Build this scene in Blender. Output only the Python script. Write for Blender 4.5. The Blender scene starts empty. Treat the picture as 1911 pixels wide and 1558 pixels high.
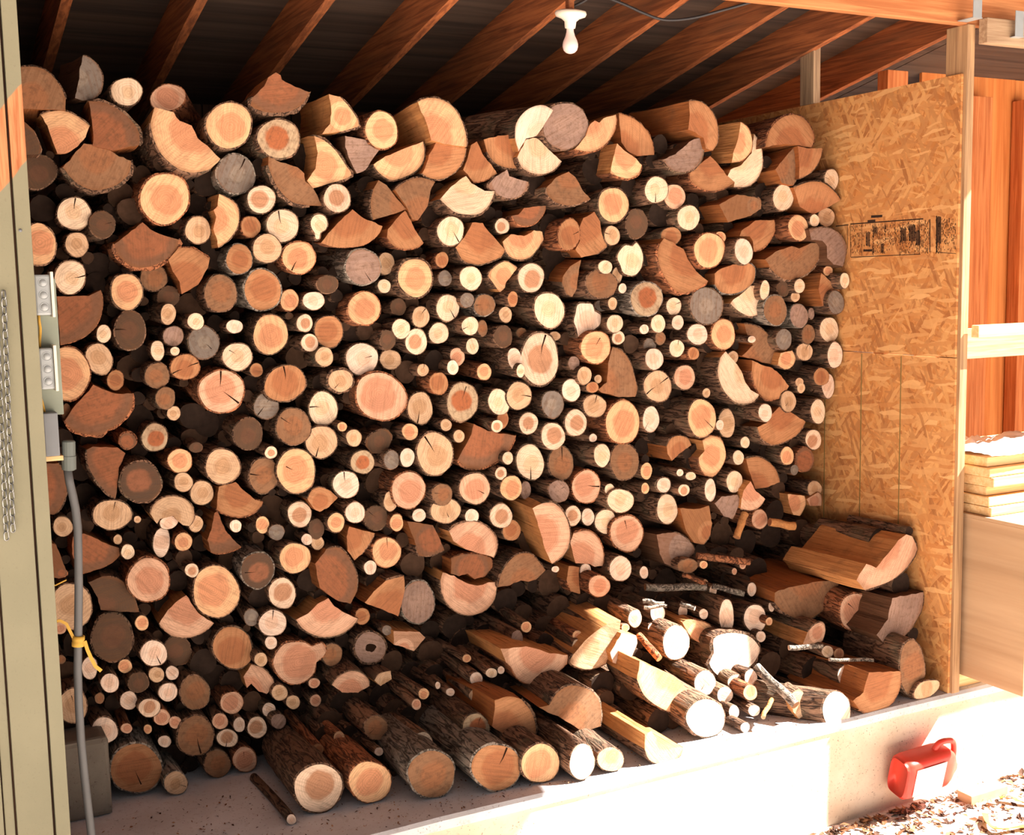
import bpy, bmesh, math, random
from mathutils import Vector, Matrix, noise
sc = bpy.context.scene
col = sc.collection

# ---------------------------------------------------------------- camera
W, H = 1911.0, 1558.0
F = 2225.0                                   # focal length in pixels of the 1911 px frame
EYE = 1.918                                  # eye height above the concrete slab
YAW, PITCH, ROLL = (math.radians(a) for a in (27.26, 6.63, 1.13))
fwd = Vector((math.sin(YAW)*math.cos(PITCH), math.cos(YAW)*math.cos(PITCH), -math.sin(PITCH)))
rgt = Vector((math.cos(YAW), -math.sin(YAW), 0))
dwn = fwd.cross(rgt)
right = math.cos(ROLL)*rgt + math.sin(ROLL)*dwn
down = -math.sin(ROLL)*rgt + math.cos(ROLL)*dwn
cam = bpy.data.cameras.new('camera')
cam.sensor_fit = 'HORIZONTAL'; cam.sensor_width = 36.0; cam.lens = F/W*36.0
cam.clip_start = 0.05
camo = bpy.data.objects.new('camera', cam); col.objects.link(camo)
m = Matrix((right, -down, -fwd)).transposed().to_4x4(); m.translation = Vector((0, 0, EYE))
camo.matrix_world = m
sc.camera = camo

# ---------------------------------------------------------------- light
wd = bpy.data.worlds.new('sky'); sc.world = wd; wd.use_nodes = True
wd.node_tree.nodes['Background'].inputs[0].default_value = (0.96, 0.96, 1.0, 1)
wd.node_tree.nodes['Background'].inputs[1].default_value = 0.62
sun = bpy.data.lights.new('sun', 'SUN'); sun.energy = 52.0; sun.angle = math.radians(0.55); sun.color = (1.0, 0.97, 0.93)
suno = bpy.data.objects.new('sun', sun); col.objects.link(suno)
SUN = Vector((-0.874, 0.37, -1.0)).normalized()
suno.rotation_euler = SUN.to_track_quat('-Z', 'Y').to_euler(); suno.location = (8, -2, 8)
vs = sc.view_settings
vs.view_transform = 'Standard'; vs.look = 'None'; vs.gamma = 1.0; vs.use_curve_mapping = False
vs.exposure = -0.72

# ---------------------------------------------------------------- helpers
def ray(px, py):
    return right*(px-W/2) + down*(py-H/2) + fwd*F
def on_y(px, py, Y):
    d = ray(px, py); return d*(Y/d.y) + Vector((0, 0, EYE))
def on_x(px, py, X):
    d = ray(px, py); return d*(X/d.x) + Vector((0, 0, EYE))
def on_z(px, py, Z):
    d = ray(px, py); return d*((Z-EYE)/d.z) + Vector((0, 0, EYE))
def lin(c):
    def f(v):
        v /= 255.0
        return v/12.92 if v <= 0.04045 else ((v+0.055)/1.055)**2.4
    return (f(c[0]), f(c[1]), f(c[2]), 1)
def tag(o, label=None, cat=None, group=None, kind=None):
    if label: o['label'] = label
    if cat: o['category'] = cat
    if group: o['group'] = group
    if kind: o['kind'] = kind
    return o
def empty(name, loc=(0, 0, 0)):
    o = bpy.data.objects.new(name, None); col.objects.link(o); o.location = loc; o.empty_display_size = 0.05
    return o
def obj(name, verts, faces, mats, parent=None, loc=(0, 0, 0), mi=None, smooth=False):
    me = bpy.data.meshes.new(name)
    me.from_pydata([tuple(v) for v in verts], [], faces)
    for k in (mats if isinstance(mats, (list, tuple)) else [mats]): me.materials.append(k)
    if mi: me.polygons.foreach_set('material_index', mi)
    if smooth: me.polygons.foreach_set('use_smooth', [True]*len(me.polygons))
    me.update()
    o = bpy.data.objects.new(name, me); col.objects.link(o)
    o.location = loc
    if parent: o.parent = parent
    return o
class MB:
    "collects shapes into one mesh"
    def __init__(s): s.v = []; s.f = []; s.m = []
    def add(s, vs_, fs, m=0):
        n = len(s.v); s.v += [Vector(v) for v in vs_]; s.f += [tuple(i+n for i in f) for f in fs]; s.m += [m]*len(fs); return s
    def box(s, a, b, m=0):
        (x0, y0, z0), (x1, y1, z1) = a, b
        return s.add([(x0,y0,z0),(x1,y0,z0),(x1,y1,z0),(x0,y1,z0),(x0,y0,z1),(x1,y0,z1),(x1,y1,z1),(x0,y1,z1)],
                     [(0,3,2,1),(4,5,6,7),(0,1,5,4),(1,2,6,5),(2,3,7,6),(3,0,4,7)], m)
    def bevbox(s, a, b, e, m=0):
        bm = bmesh.new()
        bmesh.ops.create_cube(bm, size=1)
        for v in bm.verts:
            v.co = Vector([(a[i]+b[i])/2 + v.co[i]*(b[i]-a[i]) for i in range(3)])
        bmesh.ops.bevel(bm, geom=bm.edges[:]+bm.verts[:], offset=e, segments=2, affect='EDGES', profile=0.6)
        bm.verts.index_update()
        s.add([v.co.copy() for v in bm.verts], [tuple(v.index for v in f.verts) for f in bm.faces], m); bm.free(); return s
    def tube(s, pts, r, n=10, m=0, cap=True):
        pts = [Vector(p) for p in pts]; rs = r if isinstance(r, (list, tuple)) else [r]*len(pts)
        base = len(s.v); prev = None
        for i, p in enumerate(pts):
            t = (pts[min(i+1, len(pts)-1)] - pts[max(i-1, 0)]).normalized()
            if prev is None:
                u = t.orthogonal().normalized()
            else:
                u = (prev - t*prev.dot(t)).normalized()
            prev = u; w = t.cross(u)
            for k in range(n):
                a = 2*math.pi*k/n
                s.v.append(p + (u*math.cos(a) + w*math.sin(a))*rs[i])
        for i in range(len(pts)-1):
            for k in range(n):
                k2 = (k+1) % n
                s.f.append((base+i*n+k, base+i*n+k2, base+(i+1)*n+k2, base+(i+1)*n+k)); s.m.append(m)
        if cap:
            s.f.append(tuple(base+k for k in range(n))[::-1]); s.m.append(m)
            s.f.append(tuple(base+(len(pts)-1)*n+k for k in range(n))); s.m.append(m)
        return s
    def lathe(s, prof, M=None, n=24, m=0):
        M = M or Matrix(); base = len(s.v)
        for r, z in prof:
            for k in range(n):
                a = 2*math.pi*k/n; s.v.append(M @ Vector((r*math.cos(a), r*math.sin(a), z)))
        for i in range(len(prof)-1):
            for k in range(n):
                k2 = (k+1) % n
                s.f.append((base+i*n+k, base+i*n+k2, base+(i+1)*n+k2, base+(i+1)*n+k)); s.m.append(m)
        return s
    def build(s, name, mats, parent=None, smooth=False, loc=(0, 0, 0)):
        return obj(name, [v - Vector(loc) for v in s.v], s.f, mats, parent, loc, s.m, smooth)

# ---------------------------------------------------------------- materials
class N:
    def __init__(s, name):
        s.mat = bpy.data.materials.new(name); s.mat.use_nodes = True
        s.t = s.mat.node_tree; s.bsdf = s.t.nodes['Principled BSDF']
    def n(s, typ, ins=None, **kw):
        nd = s.t.nodes.new(typ)
        for k, v in kw.items(): setattr(nd, k, v)
        for k, v in (ins or {}).items():
            if isinstance(v, bpy.types.NodeSocket): s.t.links.new(v, nd.inputs[k])
            else: nd.inputs[k].default_value = v
        return nd
    def math(s, op, a, b=None, c=None, clamp=False):
        ins = {0: a}
        if b is not None: ins[1] = b
        if c is not None: ins[2] = c
        nd = s.n('ShaderNodeMath', ins, operation=op); nd.use_clamp = clamp
        return nd.outputs[0]
    def mix(s, f, a, b, bt='MIX'):
        nd = s.t.nodes.new('ShaderNodeMix'); nd.data_type = 'RGBA'; nd.blend_type = bt
        for i, v in ((0, f), (6, a), (7, b)):
            if isinstance(v, bpy.types.NodeSocket): s.t.links.new(v, nd.inputs[i])
            else: nd.inputs[i].default_value = v
        return nd.outputs[2]
    def ramp(s, f, stops):
        nd = s.n('ShaderNodeValToRGB', {0: f}); e = nd.color_ramp.elements
        while len(e) < len(stops): e.new(0.5)
        for k, (p, c) in enumerate(stops):
            e[k].position = p; e[k].color = c if isinstance(c, tuple) else (c, c, c, 1)
        return nd.outputs[0]
    def smooth(s, v, a, b):
        return s.n('ShaderNodeMapRange', {0: v, 1: a, 2: b}, interpolation_type='SMOOTHSTEP').outputs[0]
    def coord(s, which='Object'): return s.n('ShaderNodeTexCoord').outputs[which]
    def mapping(s, v, scale=(1, 1, 1), rot=(0, 0, 0), loc=(0, 0, 0)):
        return s.n('ShaderNodeMapping', {0: v, 1: loc, 2: rot, 3: scale}).outputs[0]
    def noise(s, v, scale, detail=3, rough=0.55, dist=0.0):
        return s.n('ShaderNodeTexNoise', {'Vector': v, 'Scale': scale, 'Detail': detail, 'Roughness': rough, 'Distortion': dist}).outputs[0]
    def rnd(s): return s.n('ShaderNodeObjectInfo').outputs['Random']
    def bump(s, h, strength=0.3, dist=0.01):
        b = s.n('ShaderNodeBump', {'Height': h, 'Strength': strength, 'Distance': dist})
        s.t.links.new(b.outputs[0], s.bsdf.inputs['Normal'])
    def out(s, colr=None, rough=0.8, spec=0.3, metal=0.0):
        for k, v in (('Base Color', colr), ('Roughness', rough), ('Specular IOR Level', spec), ('Metallic', metal)):
            if v is None: continue
            if isinstance(v, bpy.types.NodeSocket): s.t.links.new(v, s.bsdf.inputs[k])
            else: s.bsdf.inputs[k].default_value = v
        return s.mat

def plain(name, c, rough=0.6, spec=0.4, metal=0.0, var=0.12, scale=14):
    k = N(name); c = lin(c)
    f = k.noise(k.coord(), scale, 4)
    a = tuple(x*(1-var) for x in c[:3])+(1,); b = tuple(min(1, x*(1+var)) for x in c[:3])+(1,)
    return k.out(k.mix(f, a, b), rough, spec, metal)

def endgrain(name, sap, heart, hr=0.5, rings=0.25, streak=0.22, dirt=0.2):
    k = N(name); co = k.coord()
    x = k.n('ShaderNodeSeparateXYZ', {0: co})
    r = k.math('SQRT', k.math('ADD', k.math('MULTIPLY', x.outputs[0], x.outputs[0]), k.math('MULTIPLY', x.outputs[2], x.outputs[2])))
    rad = k.n('ShaderNodeAttribute', attribute_type='OBJECT', attribute_name='prad').outputs['Fac']
    seed = k.math('MULTIPLY', k.rnd(), 37.0)
    off = k.n('ShaderNodeCombineXYZ', {0: seed, 1: seed, 2: seed}).outputs[0]
    co2 = k.n('ShaderNodeVectorMath', {0: co, 1: off}, operation='ADD').outputs[0]
    n1 = k.noise(co2, 18, 3)
    n2 = k.noise(co2, 60, 4)
    rn = k.math('DIVIDE', r, rad)
    rn2 = k.math('ADD', rn, k.math('MULTIPLY', k.math('SUBTRACT', n1, 0.5), 0.35))
    base = k.mix(k.smooth(rn2, hr-0.09, hr+0.09), lin(heart), lin(sap))
    # annual rings
    rr = k.math('ADD', r, k.math('MULTIPLY', n1, 0.03))
    ring = k.math('SINE', k.math('MULTIPLY', rr, 780.0))
    base = k.mix(k.math('MULTIPLY', k.smooth(ring, 0.1, 1.0), rings), base, (0.20, 0.09, 0.035, 1))
    # saw streaks, turned differently on every log
    rot = k.n('ShaderNodeCombineXYZ', {1: k.math('MULTIPLY', k.rnd(), 6.28)}).outputs[0]
    st = k.noise(k.mapping(k.n('ShaderNodeVectorRotate', {0: co2, 'Rotation': rot}, rotation_type='EULER_XYZ').outputs[0], (150, 1, 9)), 1.0, 3)
    base = k.mix(k.math('MULTIPLY', k.smooth(st, 0.42, 0.72), streak), base, (0.16, 0.075, 0.035, 1))
    base = k.mix(k.math('MULTIPLY', k.smooth(n2, 0.45, 0.75), dirt), base, (0.10, 0.055, 0.03, 1))
    n4 = k.noise(co2, 7, 4, 0.6, 1.0)
    base = k.mix(k.math('MULTIPLY', k.smooth(n4, 0.48, 0.66), 0.3), base, lin(tuple(int(v*0.74) for v in heart)))
    # bark side rim
    base = k.mix(k.math('MULTIPLY', k.smooth(rn, 0.90, 1.02), 0.45), base, (0.22, 0.085, 0.03, 1))
    v = k.math('ADD', 0.88, k.math('MULTIPLY', k.n('ShaderNodeObjectInfo').outputs['Random'], 0.22))
    base = k.n('ShaderNodeHueSaturation', {'Color': base, 'Value': v, 'Saturation': 1.0}).outputs[0]
    k.bump(k.math('ADD', st, k.math('MULTIPLY', n2, 0.6)), 0.35, 0.004)
    return k.out(base, 0.85, 0.15)

PAL = {  # sap, heart, heart radius
    'c': ((240, 210, 178), (230, 192, 154), 0.42), 'w': ((242, 212, 188), (232, 192, 164), 0.45),
    'y': ((214, 176, 140), (196, 154, 116), 0.45), 'o': ((234, 184, 138), (216, 150, 110), 0.58),
    'O': ((184, 130, 90), (168, 108, 72), 0.6), 'p': ((240, 208, 178), (196, 144, 110), 0.56),
    'q': ((226, 178, 146), (208, 146, 114), 0.6), 't': ((142, 104, 76), (152, 102, 70), 0.5),
    'r': ((126, 88, 66), (154, 96, 66), 0.72), 'd': ((92, 70, 54), (106, 74, 56), 0.45),
    'D': ((90, 70, 56), (148, 96, 70), 0.5), 'g': ((128, 116, 106), (144, 130, 116), 0.4),
    'G': ((152, 124, 110), (162, 132, 116), 0.45), 'h': ((188, 162, 130), (172, 102, 66), 0.55)}
END = {k: endgrain('end_grain_'+n, *PAL[k], rings=(0.2 if k in 'opqyc' else 0.14), streak=(0.42 if k in 'tGgrdO' else 0.3), dirt=(0.5 if k in 'trdDgGh' else 0.16))
       for k, n in dict(c='cream', w='pale', y='tan', o='orange', O='rust', p='pale_dark_heart', q='pink', t='brown', r='red_brown', d='dark', D='dark_red_heart', g='grey', G='pinkish_grey', h='weathered_ring').items()}

def bark_mat(name, lo, hi, moss):
    k = N(name); co = k.coord()
    seed = k.math('MULTIPLY', k.rnd(), 53.0)
    off = k.n('ShaderNodeCombineXYZ', {0: seed, 1: seed, 2: seed}).outputs[0]
    co2 = k.n('ShaderNodeVectorMath', {0: co, 1: off}, operation='ADD').outputs[0]
    n1 = k.noise(k.mapping(co2, (1, 0.14, 1)), 85, 5, 0.62, 0.5)
    n2 = k.noise(k.mapping(co2, (1, 0.5, 1)), 150, 4, 0.6)
    rid = k.math('ABSOLUTE', k.math('SUBTRACT', k.noise(k.mapping(co2, (1, 0.16, 1)), 45, 3, 0.5, 0.8), 0.5))
    h = k.math('ADD', k.math('ADD', k.math('MULTIPLY', n1, 0.6), k.math('MULTIPLY', n2, 0.35)), k.math('MULTIPLY', k.smooth(rid, 0.0, 0.09), 0.35))
    c = k.ramp(h, [(0.42, lin(lo)), (0.92, lin(hi))])
    n3 = k.noise(co2, 9, 3)
    c = k.mix(k.math('MULTIPLY', k.smooth(n3, 0.5, 0.68), 0.5), c, lin(moss))
    v = k.math('ADD', 0.7, k.math('MULTIPLY', k.rnd(), 0.6))
    c = k.n('ShaderNodeHueSaturation', {'Color': c, 'Value': v}).outputs[0]
    k.bump(h, 0.9, 0.012)
    return k.out(c, 0.9, 0.2)
BARK = {'n': bark_mat('bark_brown', (48, 34, 27), (146, 110, 86), (108, 96, 76)),
        'r': bark_mat('bark_reddish', (70, 40, 28), (182, 116, 78), (132, 94, 70)),
        'g': bark_mat('bark_grey', (58, 50, 44), (170, 154, 138), (126, 120, 104))}
def split_mat(name, a, b):
    k = N(name); co = k.coord()
    seed = k.math('MULTIPLY', k.rnd(), 41.0)
    off = k.n('ShaderNodeCombineXYZ', {0: seed, 1: seed, 2: seed}).outputs[0]
    co2 = k.n('ShaderNodeVectorMath', {0: co, 1: off}, operation='ADD').outputs[0]
    f = k.noise(k.mapping(co2, (1, 0.05, 1)), 95, 4, 0.6, 0.3)
    g = k.noise(co2, 10, 3)
    c = k.mix(f, lin(a), lin(b))
    c = k.mix(k.math('MULTIPLY', k.smooth(g, 0.5, 0.7), 0.35), c, (0.12, 0.06, 0.03, 1))
    k.bump(f, 0.6, 0.01)
    return k.out(c, 0.8, 0.2)
SPLIT = {'l': split_mat('split_wood_light', (150, 88, 48), (232, 168, 104)), 'm': split_mat('split_wood_rust', (104, 58, 32), (190, 116, 62)),
         'd': split_mat('split_wood_dark', (64, 42, 30), (122, 84, 58))}
CRACK = plain('crack_shadow', (40, 26, 18), 0.95, 0.05)

def lumber(name, a, b, axis=1, dirt=0.3, scale=60):
    k = N(name); co = k.coord()
    seed = k.math('MULTIPLY', k.rnd(), 29.0)
    off = k.n('ShaderNodeCombineXYZ', {0: seed, 1: seed, 2: seed}).outputs[0]
    co2 = k.n('ShaderNodeVectorMath', {0: co, 1: off}, operation='ADD').outputs[0]
    s = [1.0, 1.0, 1.0]; s[axis] = 0.04
    f = k.noise(k.mapping(co2, tuple(s)), scale, 5, 0.6, 0.5)
    s[axis] = 0.12
    g = k.noise(k.mapping(co2, tuple(s)), 9, 4)
    c = k.mix(k.smooth(f, 0.3, 0.7), lin(a), lin(b))
    c = k.mix(k.math('MULTIPLY', k.smooth(g, 0.45, 0.7), dirt), c, (0.10, 0.055, 0.03, 1))
    k.bump(f, 0.25, 0.004)
    return k.out(c, 0.75, 0.25)
# ---------------------------------------------------------------- the shed
YF, XW, ZG = 3.765, 4.146, -0.473            # front plane, inner face of the right wall, ground level
rng = random.Random(4)

def concrete(name, a, b, stain):
    k = N(name); co = k.coord()
    n1 = k.noise(co, 3.0, 5, 0.6); n2 = k.noise(co, 40, 5, 0.6); n3 = k.noise(co, 120, 2)
    c = k.mix(k.smooth(n1, 0.35, 0.65), lin(a), lin(b))
    c = k.mix(k.math('MULTIPLY', k.smooth(n2, 0.55, 0.75), 0.45), c, lin(stain))
    c = k.mix(k.math('MULTIPLY', k.smooth(n3, 0.66, 0.72), 0.7), c, lin((90, 72, 58)))
    k.bump(n2, 0.3, 0.006)
    return k.out(c, 0.85, 0.25)
M_SLAB = concrete('concrete_slab_top', (206, 201, 200), (222, 219, 220), (170, 146, 130))
M_FACE = concrete('painted_slab_face', (214, 192, 166), (226, 208, 186), (170, 140, 116))
def ground_mat():
    k = N('dusty_ground'); co = k.coord()
    n1 = k.noise(co, 2.2, 5); n2 = k.noise(co, 45, 5, 0.65); n3 = k.noise(co, 8, 4)
    c = k.mix(n1, lin((204, 188, 176)), lin((220, 208, 198)))
    c = k.mix(k.math('MULTIPLY', k.smooth(n2, 0.5, 0.7), 0.4), c, lin((158, 122, 94)))
    c = k.mix(k.math('MULTIPLY', k.smooth(n3, 0.58, 0.72), 0.4), c, lin((150, 112, 86)))
    k.bump(n2, 0.5, 0.02)
    return k.out(c, 0.95, 0.1)
M_GROUND = ground_mat()
def osb_mat():
    k = N('oriented_strand_board'); co = k.coord()
    base = k.mix(k.noise(co, 6, 4), lin((188, 122, 62)), lin((210, 146, 82)))
    for i, (ang, sc_, th, ca, cb) in enumerate((
            (0.35, 9, 0.2, (176, 106, 52), (220, 154, 90)), (-0.75, 10, 0.35, (196, 126, 64), (230, 170, 106)),
            (1.25, 9, 0.45, (178, 108, 54), (226, 162, 98)), (-0.3, 11, 0.55, (164, 94, 46), (234, 178, 114)),
            (0.9, 8, 0.62, (158, 90, 44), (236, 180, 116)), (-1.15, 10, 0.68, (148, 84, 44), (232, 174, 108)), (0.1, 9, 0.72, (190, 118, 58), (242, 192, 130)))):
        v0 = k.mapping(co, (1, 1, 1), (ang, 0, 0), (0, 0.37*i, 0.53*i))
        wob = k.n('ShaderNodeVectorMath', {0: k.n('ShaderNodeTexNoise', {'Vector': co, 'Scale': 14.0}).outputs[1], 'Scale': 0.02}, operation='SCALE').outputs[0]
        v = k.mapping(k.n('ShaderNodeVectorMath', {0: v0, 1: wob}, operation='ADD').outputs[0], (0, sc_*1.0, sc_*6.5))
        vo = k.n('ShaderNodeTexVoronoi', {'Vector': v, 'Scale': 1.0})
        s = k.n('ShaderNodeSeparateColor', {0: vo.outputs['Color']})
        fiber = k.noise(k.mapping(v, (1, 0.6, 7)), 3, 3)
        strand = k.mix(k.math('MULTIPLY_ADD', s.outputs[1], 0.8, k.math('MULTIPLY', fiber, 0.25)), lin(ca), lin(cb))
        base = k.mix(k.math('MULTIPLY', k.smooth(s.outputs[0], th, th+0.04), 0.8), base, strand)
    k.bump(k.noise(k.mapping(co, (1, 6, 30)), 3, 4), 0.2, 0.003)
    return k.out(base, 0.6, 0.35)
M_OSB = osb_mat()
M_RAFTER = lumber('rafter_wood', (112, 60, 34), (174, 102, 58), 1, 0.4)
M_HEADER = lumber('header_wood', (172, 104, 60), (208, 140, 88), 0, 0.2)
M_STUDG = lumber('weathered_stud', (128, 104, 82), (176, 148, 116), 2, 0.25)
M_STUDR = lumber('red_stud', (178, 98, 52), (214, 136, 82), 2, 0.2)
M_PLY = lumber('plywood_orange', (196, 112, 54), (226, 148, 82), 2, 0.15, 22)
M_PALE = lumber('pale_pine', (222, 178, 120), (240, 206, 154), 0, 0.15)
M_PALEZ = lumber('pale_pine_upright', (224, 180, 116), (242, 208, 150), 2, 0.12)
M_CORNER = lumber('corner_stud_wood', (148, 114, 82), (192, 154, 112), 2, 0.25)
M_GIRT = lumber('grey_girt', (150, 120, 92), (186, 158, 126), 0, 0.25)
M_BENCH = lumber('bench_plywood', (180, 144, 108), (198, 164, 128), 1, 0.12, 10)
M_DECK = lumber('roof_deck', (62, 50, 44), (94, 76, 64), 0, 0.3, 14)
M_BACK = lumber('back_wall_boards', (78, 54, 42), (112, 80, 60), 2, 0.3, 18)

def paint_board(patch):
    k = N('green_grey_paint' + ('_with_bare_patch' if patch else '')); co = k.coord()
    n1 = k.noise(co, 5, 4); n2 = k.noise(co, 130, 3)
    c = k.mix(n1, lin((128, 124, 100)), lin((144, 138, 112)))
    c = k.mix(k.math('MULTIPLY', k.smooth(n2, 0.6, 0.75), 0.35), c, lin((120, 112, 92)))
    if patch:  # a slanting stripe where bare orange wood shows
        x = k.n('ShaderNodeSeparateXYZ', {0: k.coord('Object')})
        s = k.math('ADD', x.outputs[2], k.math('MULTIPLY', x.outputs[0], -1.12))
        s = k.math('ADD', s, k.math('MULTIPLY', k.math('SUBTRACT', k.noise(co, 9, 2), 0.5), 0.03))
        band = k.math('MULTIPLY', k.smooth(s, 1.86, 1.868), k.math('SUBTRACT', 1.0, k.smooth(s, 2.075, 2.083)))
        g = k.noise(k.mapping(co, (1, 1, 0.06)), 70, 4, 0.6, 0.6)
        c = k.mix(band, c, k.mix(k.smooth(g, 0.3, 0.7), lin((166, 96, 56)), lin((204, 142, 96))))
    k.bump(n2, 0.15, 0.003)
    return k.out(c, 0.7, 0.3)
M_PAINT = paint_board(True)
M_STEEL = plain('galvanised_steel', (164, 168, 168), 0.5, 0.5, 0.35, 0.12, 30)
M_STEELD = plain('grey_painted_steel', (120, 122, 124), 0.55, 0.4, 0.2)
M_PLATE = plain('grey_green_board', (142, 148, 132), 0.75, 0.3)
M_CONDUIT = plain('grey_conduit', (92, 91, 90), 0.55, 0.4, 0.1, 0.2)
M_YELLOW = plain('yellow_strap', (196, 152, 62), 0.7, 0.3, 0, 0.2, 60)
M_BLACK = plain('black_cable', (44, 40, 40), 0.5, 0.4)
M_INK = plain('black_print', (58, 42, 34), 0.8, 0.2, 0, 0.5, 120)

# floor slab with a rounded front edge, and the ground before it
prof = [(YF+0.012, -0.75), (YF+0.004, -0.05), (YF-0.004, -0.045), (YF-0.006, -0.012), (YF+0.006, 0.0), (YF+0.05, 0.002), (6.5, 0.002), (6.5, -0.75)]
b = MB()
xs = [-1.6 + 0.14*i for i in range(82)]
for x in xs:
    for (y, z) in prof:
        wob = noise.noise(Vector((x*3, y*3, z*3)))*0.004 if y < 5 else 0
        b.v.append(Vector((x, y+wob, z + (wob if z > -0.02 else 0))))
np_ = len(prof)
for i in range(len(xs)-1):
    for j in range(np_-1):
        b.f.append((i*np_+j, (i+1)*np_+j, (i+1)*np_+j+1, i*np_+j+1)); b.m.append(1 if j == 0 else 0)
tag(b.build('floor', [M_SLAB, M_FACE]), kind='structure')
b = MB(); n = 60
for i in range(n+1):
    for j in range(n+1):
        x = -26 + 52*(i/n) if not 20 <= i <= 40 else -26+52*(i/n)
        y = YF+0.06 - 30*(j/n)**2
        z = ZG + noise.noise(Vector((x*0.7, y*0.7, 0)))*0.03*(1 if j > 1 else 0.3)
        b.v.append(Vector((x, y, z)))
for i in range(n):
    for j in range(n):
        b.f.append((i*(n+1)+j, (i+1)*(n+1)+j, (i+1)*(n+1)+j+1, i*(n+1)+j+1)); b.m.append(0)
tag(b.build('ground', M_GROUND, smooth=True), kind='structure')

# back and left walls: dark boards
w = tag(empty('wall_back', (2, 6.45, 0)), kind='structure')
for i in range(24):
    x = -0.4 + i*0.24
    bb = MB().box((x, 6.42+0.004*(i % 2), 0), (x+0.232, 6.45, 3.2)).build('board', M_BACK); bb.parent = w; bb.matrix_parent_inverse = w.matrix_basis.inverted()
kk = MB().box((-0.45, 6.452, -0.1), (8.2, 6.47, 3.6)).build('light_stop_backing', M_BACK); kk.parent = w; kk.matrix_parent_inverse = w.matrix_basis.inverted()  # solid sheet added to stop light leaking between the boards
w = tag(empty('wall_left', (0.25, 5, 0)), kind='structure')
for i in range(11):
    y = 3.80 + i*0.24
    bb = MB().box((0.22, y, 0), (0.25+0.004*(i % 2), y+0.232, 3.2)).build('board', M_BACK); bb.parent = w; bb.matrix_parent_inverse = w.matrix_basis.inverted()

kk = MB().box((0.19, 3.79, -0.1), (0.218, 6.46, 3.6)).build('light_stop_backing', M_BACK); kk.parent = w; kk.matrix_parent_inverse = w.matrix_basis.inverted()  # added behind the left boards to block light through their gaps

# roof: deck, rafters, header
RH, RS = 3.2, 0.20
def rz(y): return RH - RS*(y-YF)
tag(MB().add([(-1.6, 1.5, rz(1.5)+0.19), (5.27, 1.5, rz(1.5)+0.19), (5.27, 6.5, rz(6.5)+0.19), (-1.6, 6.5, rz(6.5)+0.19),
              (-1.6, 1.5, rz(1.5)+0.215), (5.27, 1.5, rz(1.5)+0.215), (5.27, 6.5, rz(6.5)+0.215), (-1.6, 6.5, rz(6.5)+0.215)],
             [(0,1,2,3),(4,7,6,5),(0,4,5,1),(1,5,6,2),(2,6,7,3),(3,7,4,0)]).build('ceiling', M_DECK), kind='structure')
tag(MB().add([(5.28, 3.74, rz(3.74)+0.19), (7.5, 3.74, rz(3.74)+0.19), (7.5, 6.5, rz(6.5)+0.19), (5.28, 6.5, rz(6.5)+0.19),
              (5.28, 3.74, rz(3.74)+0.215), (7.5, 3.74, rz(3.74)+0.215), (7.5, 6.5, rz(6.5)+0.215), (5.28, 6.5, rz(6.5)+0.215)],
             [(0,1,2,3),(4,7,6,5),(0,4,5,1),(1,5,6,2),(2,6,7,3),(3,7,4,0)]).build('added_shade_roof', M_DECK), kind='structure')  # unseen roof over the bay, added to shade the upper plywood
RX = [0.66, 1.14, 1.62, 2.11, 2.60, 3.10, 3.62, 4.135, 4.74]
RN = ['over the grey post', 'second from the grey post', 'third from the grey post', 'fourth from the grey post', 'just before the light bulb',
      'just past the light bulb', 'next to the short stud above the pile', 'above the strand board wall', 'over the bay beyond the strand board wall']
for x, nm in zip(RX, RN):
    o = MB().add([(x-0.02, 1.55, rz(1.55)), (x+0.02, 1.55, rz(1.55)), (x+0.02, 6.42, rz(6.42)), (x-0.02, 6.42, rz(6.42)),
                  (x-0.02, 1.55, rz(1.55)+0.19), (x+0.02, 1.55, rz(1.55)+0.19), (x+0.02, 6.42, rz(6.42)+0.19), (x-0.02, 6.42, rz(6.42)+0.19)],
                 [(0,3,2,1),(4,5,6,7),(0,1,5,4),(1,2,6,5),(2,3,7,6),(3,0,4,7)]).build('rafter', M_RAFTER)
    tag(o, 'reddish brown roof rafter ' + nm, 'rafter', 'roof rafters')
o = MB().bevbox((2.2, YF-0.005, 2.96), (6.8, YF+0.04, 3.199), 0.004).build('header_beam', M_HEADER)
tag(o, 'long orange header beam along the shed front under the rafters', 'beam')

# right wall: two strand board sheets on studs
wr = tag(empty('wall_right', (XW, YF, 0)), kind='structure')
def kid(mb, name, mat, parent, smooth=False):
    o = mb.build(name, mat, None, smooth); o.parent = parent; o.matrix_parent_inverse = parent.matrix_basis.inverted(); return o
up = kid(MB().box((XW, YF+0.005, 1.535), (XW+0.012, 6.42, 2.755)), 'strand_board_sheet', M_OSB, wr)
lo = kid(MB().box((XW+0.002, YF+0.004, 0.003), (XW+0.013, 6.42, 1.531)), 'strand_board_sheet', M_OSB, wr)
for px in (1678, 1605, 1538):
    p = on_x(px, 860, XW)
    kid(MB().box((XW+0.0005, p.y-0.0025, 0.3), (XW+0.002, p.y+0.0025, 1.525)), 'green_nail_line', plain('green_line', (132, 112, 64), 0.8), wr)
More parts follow.
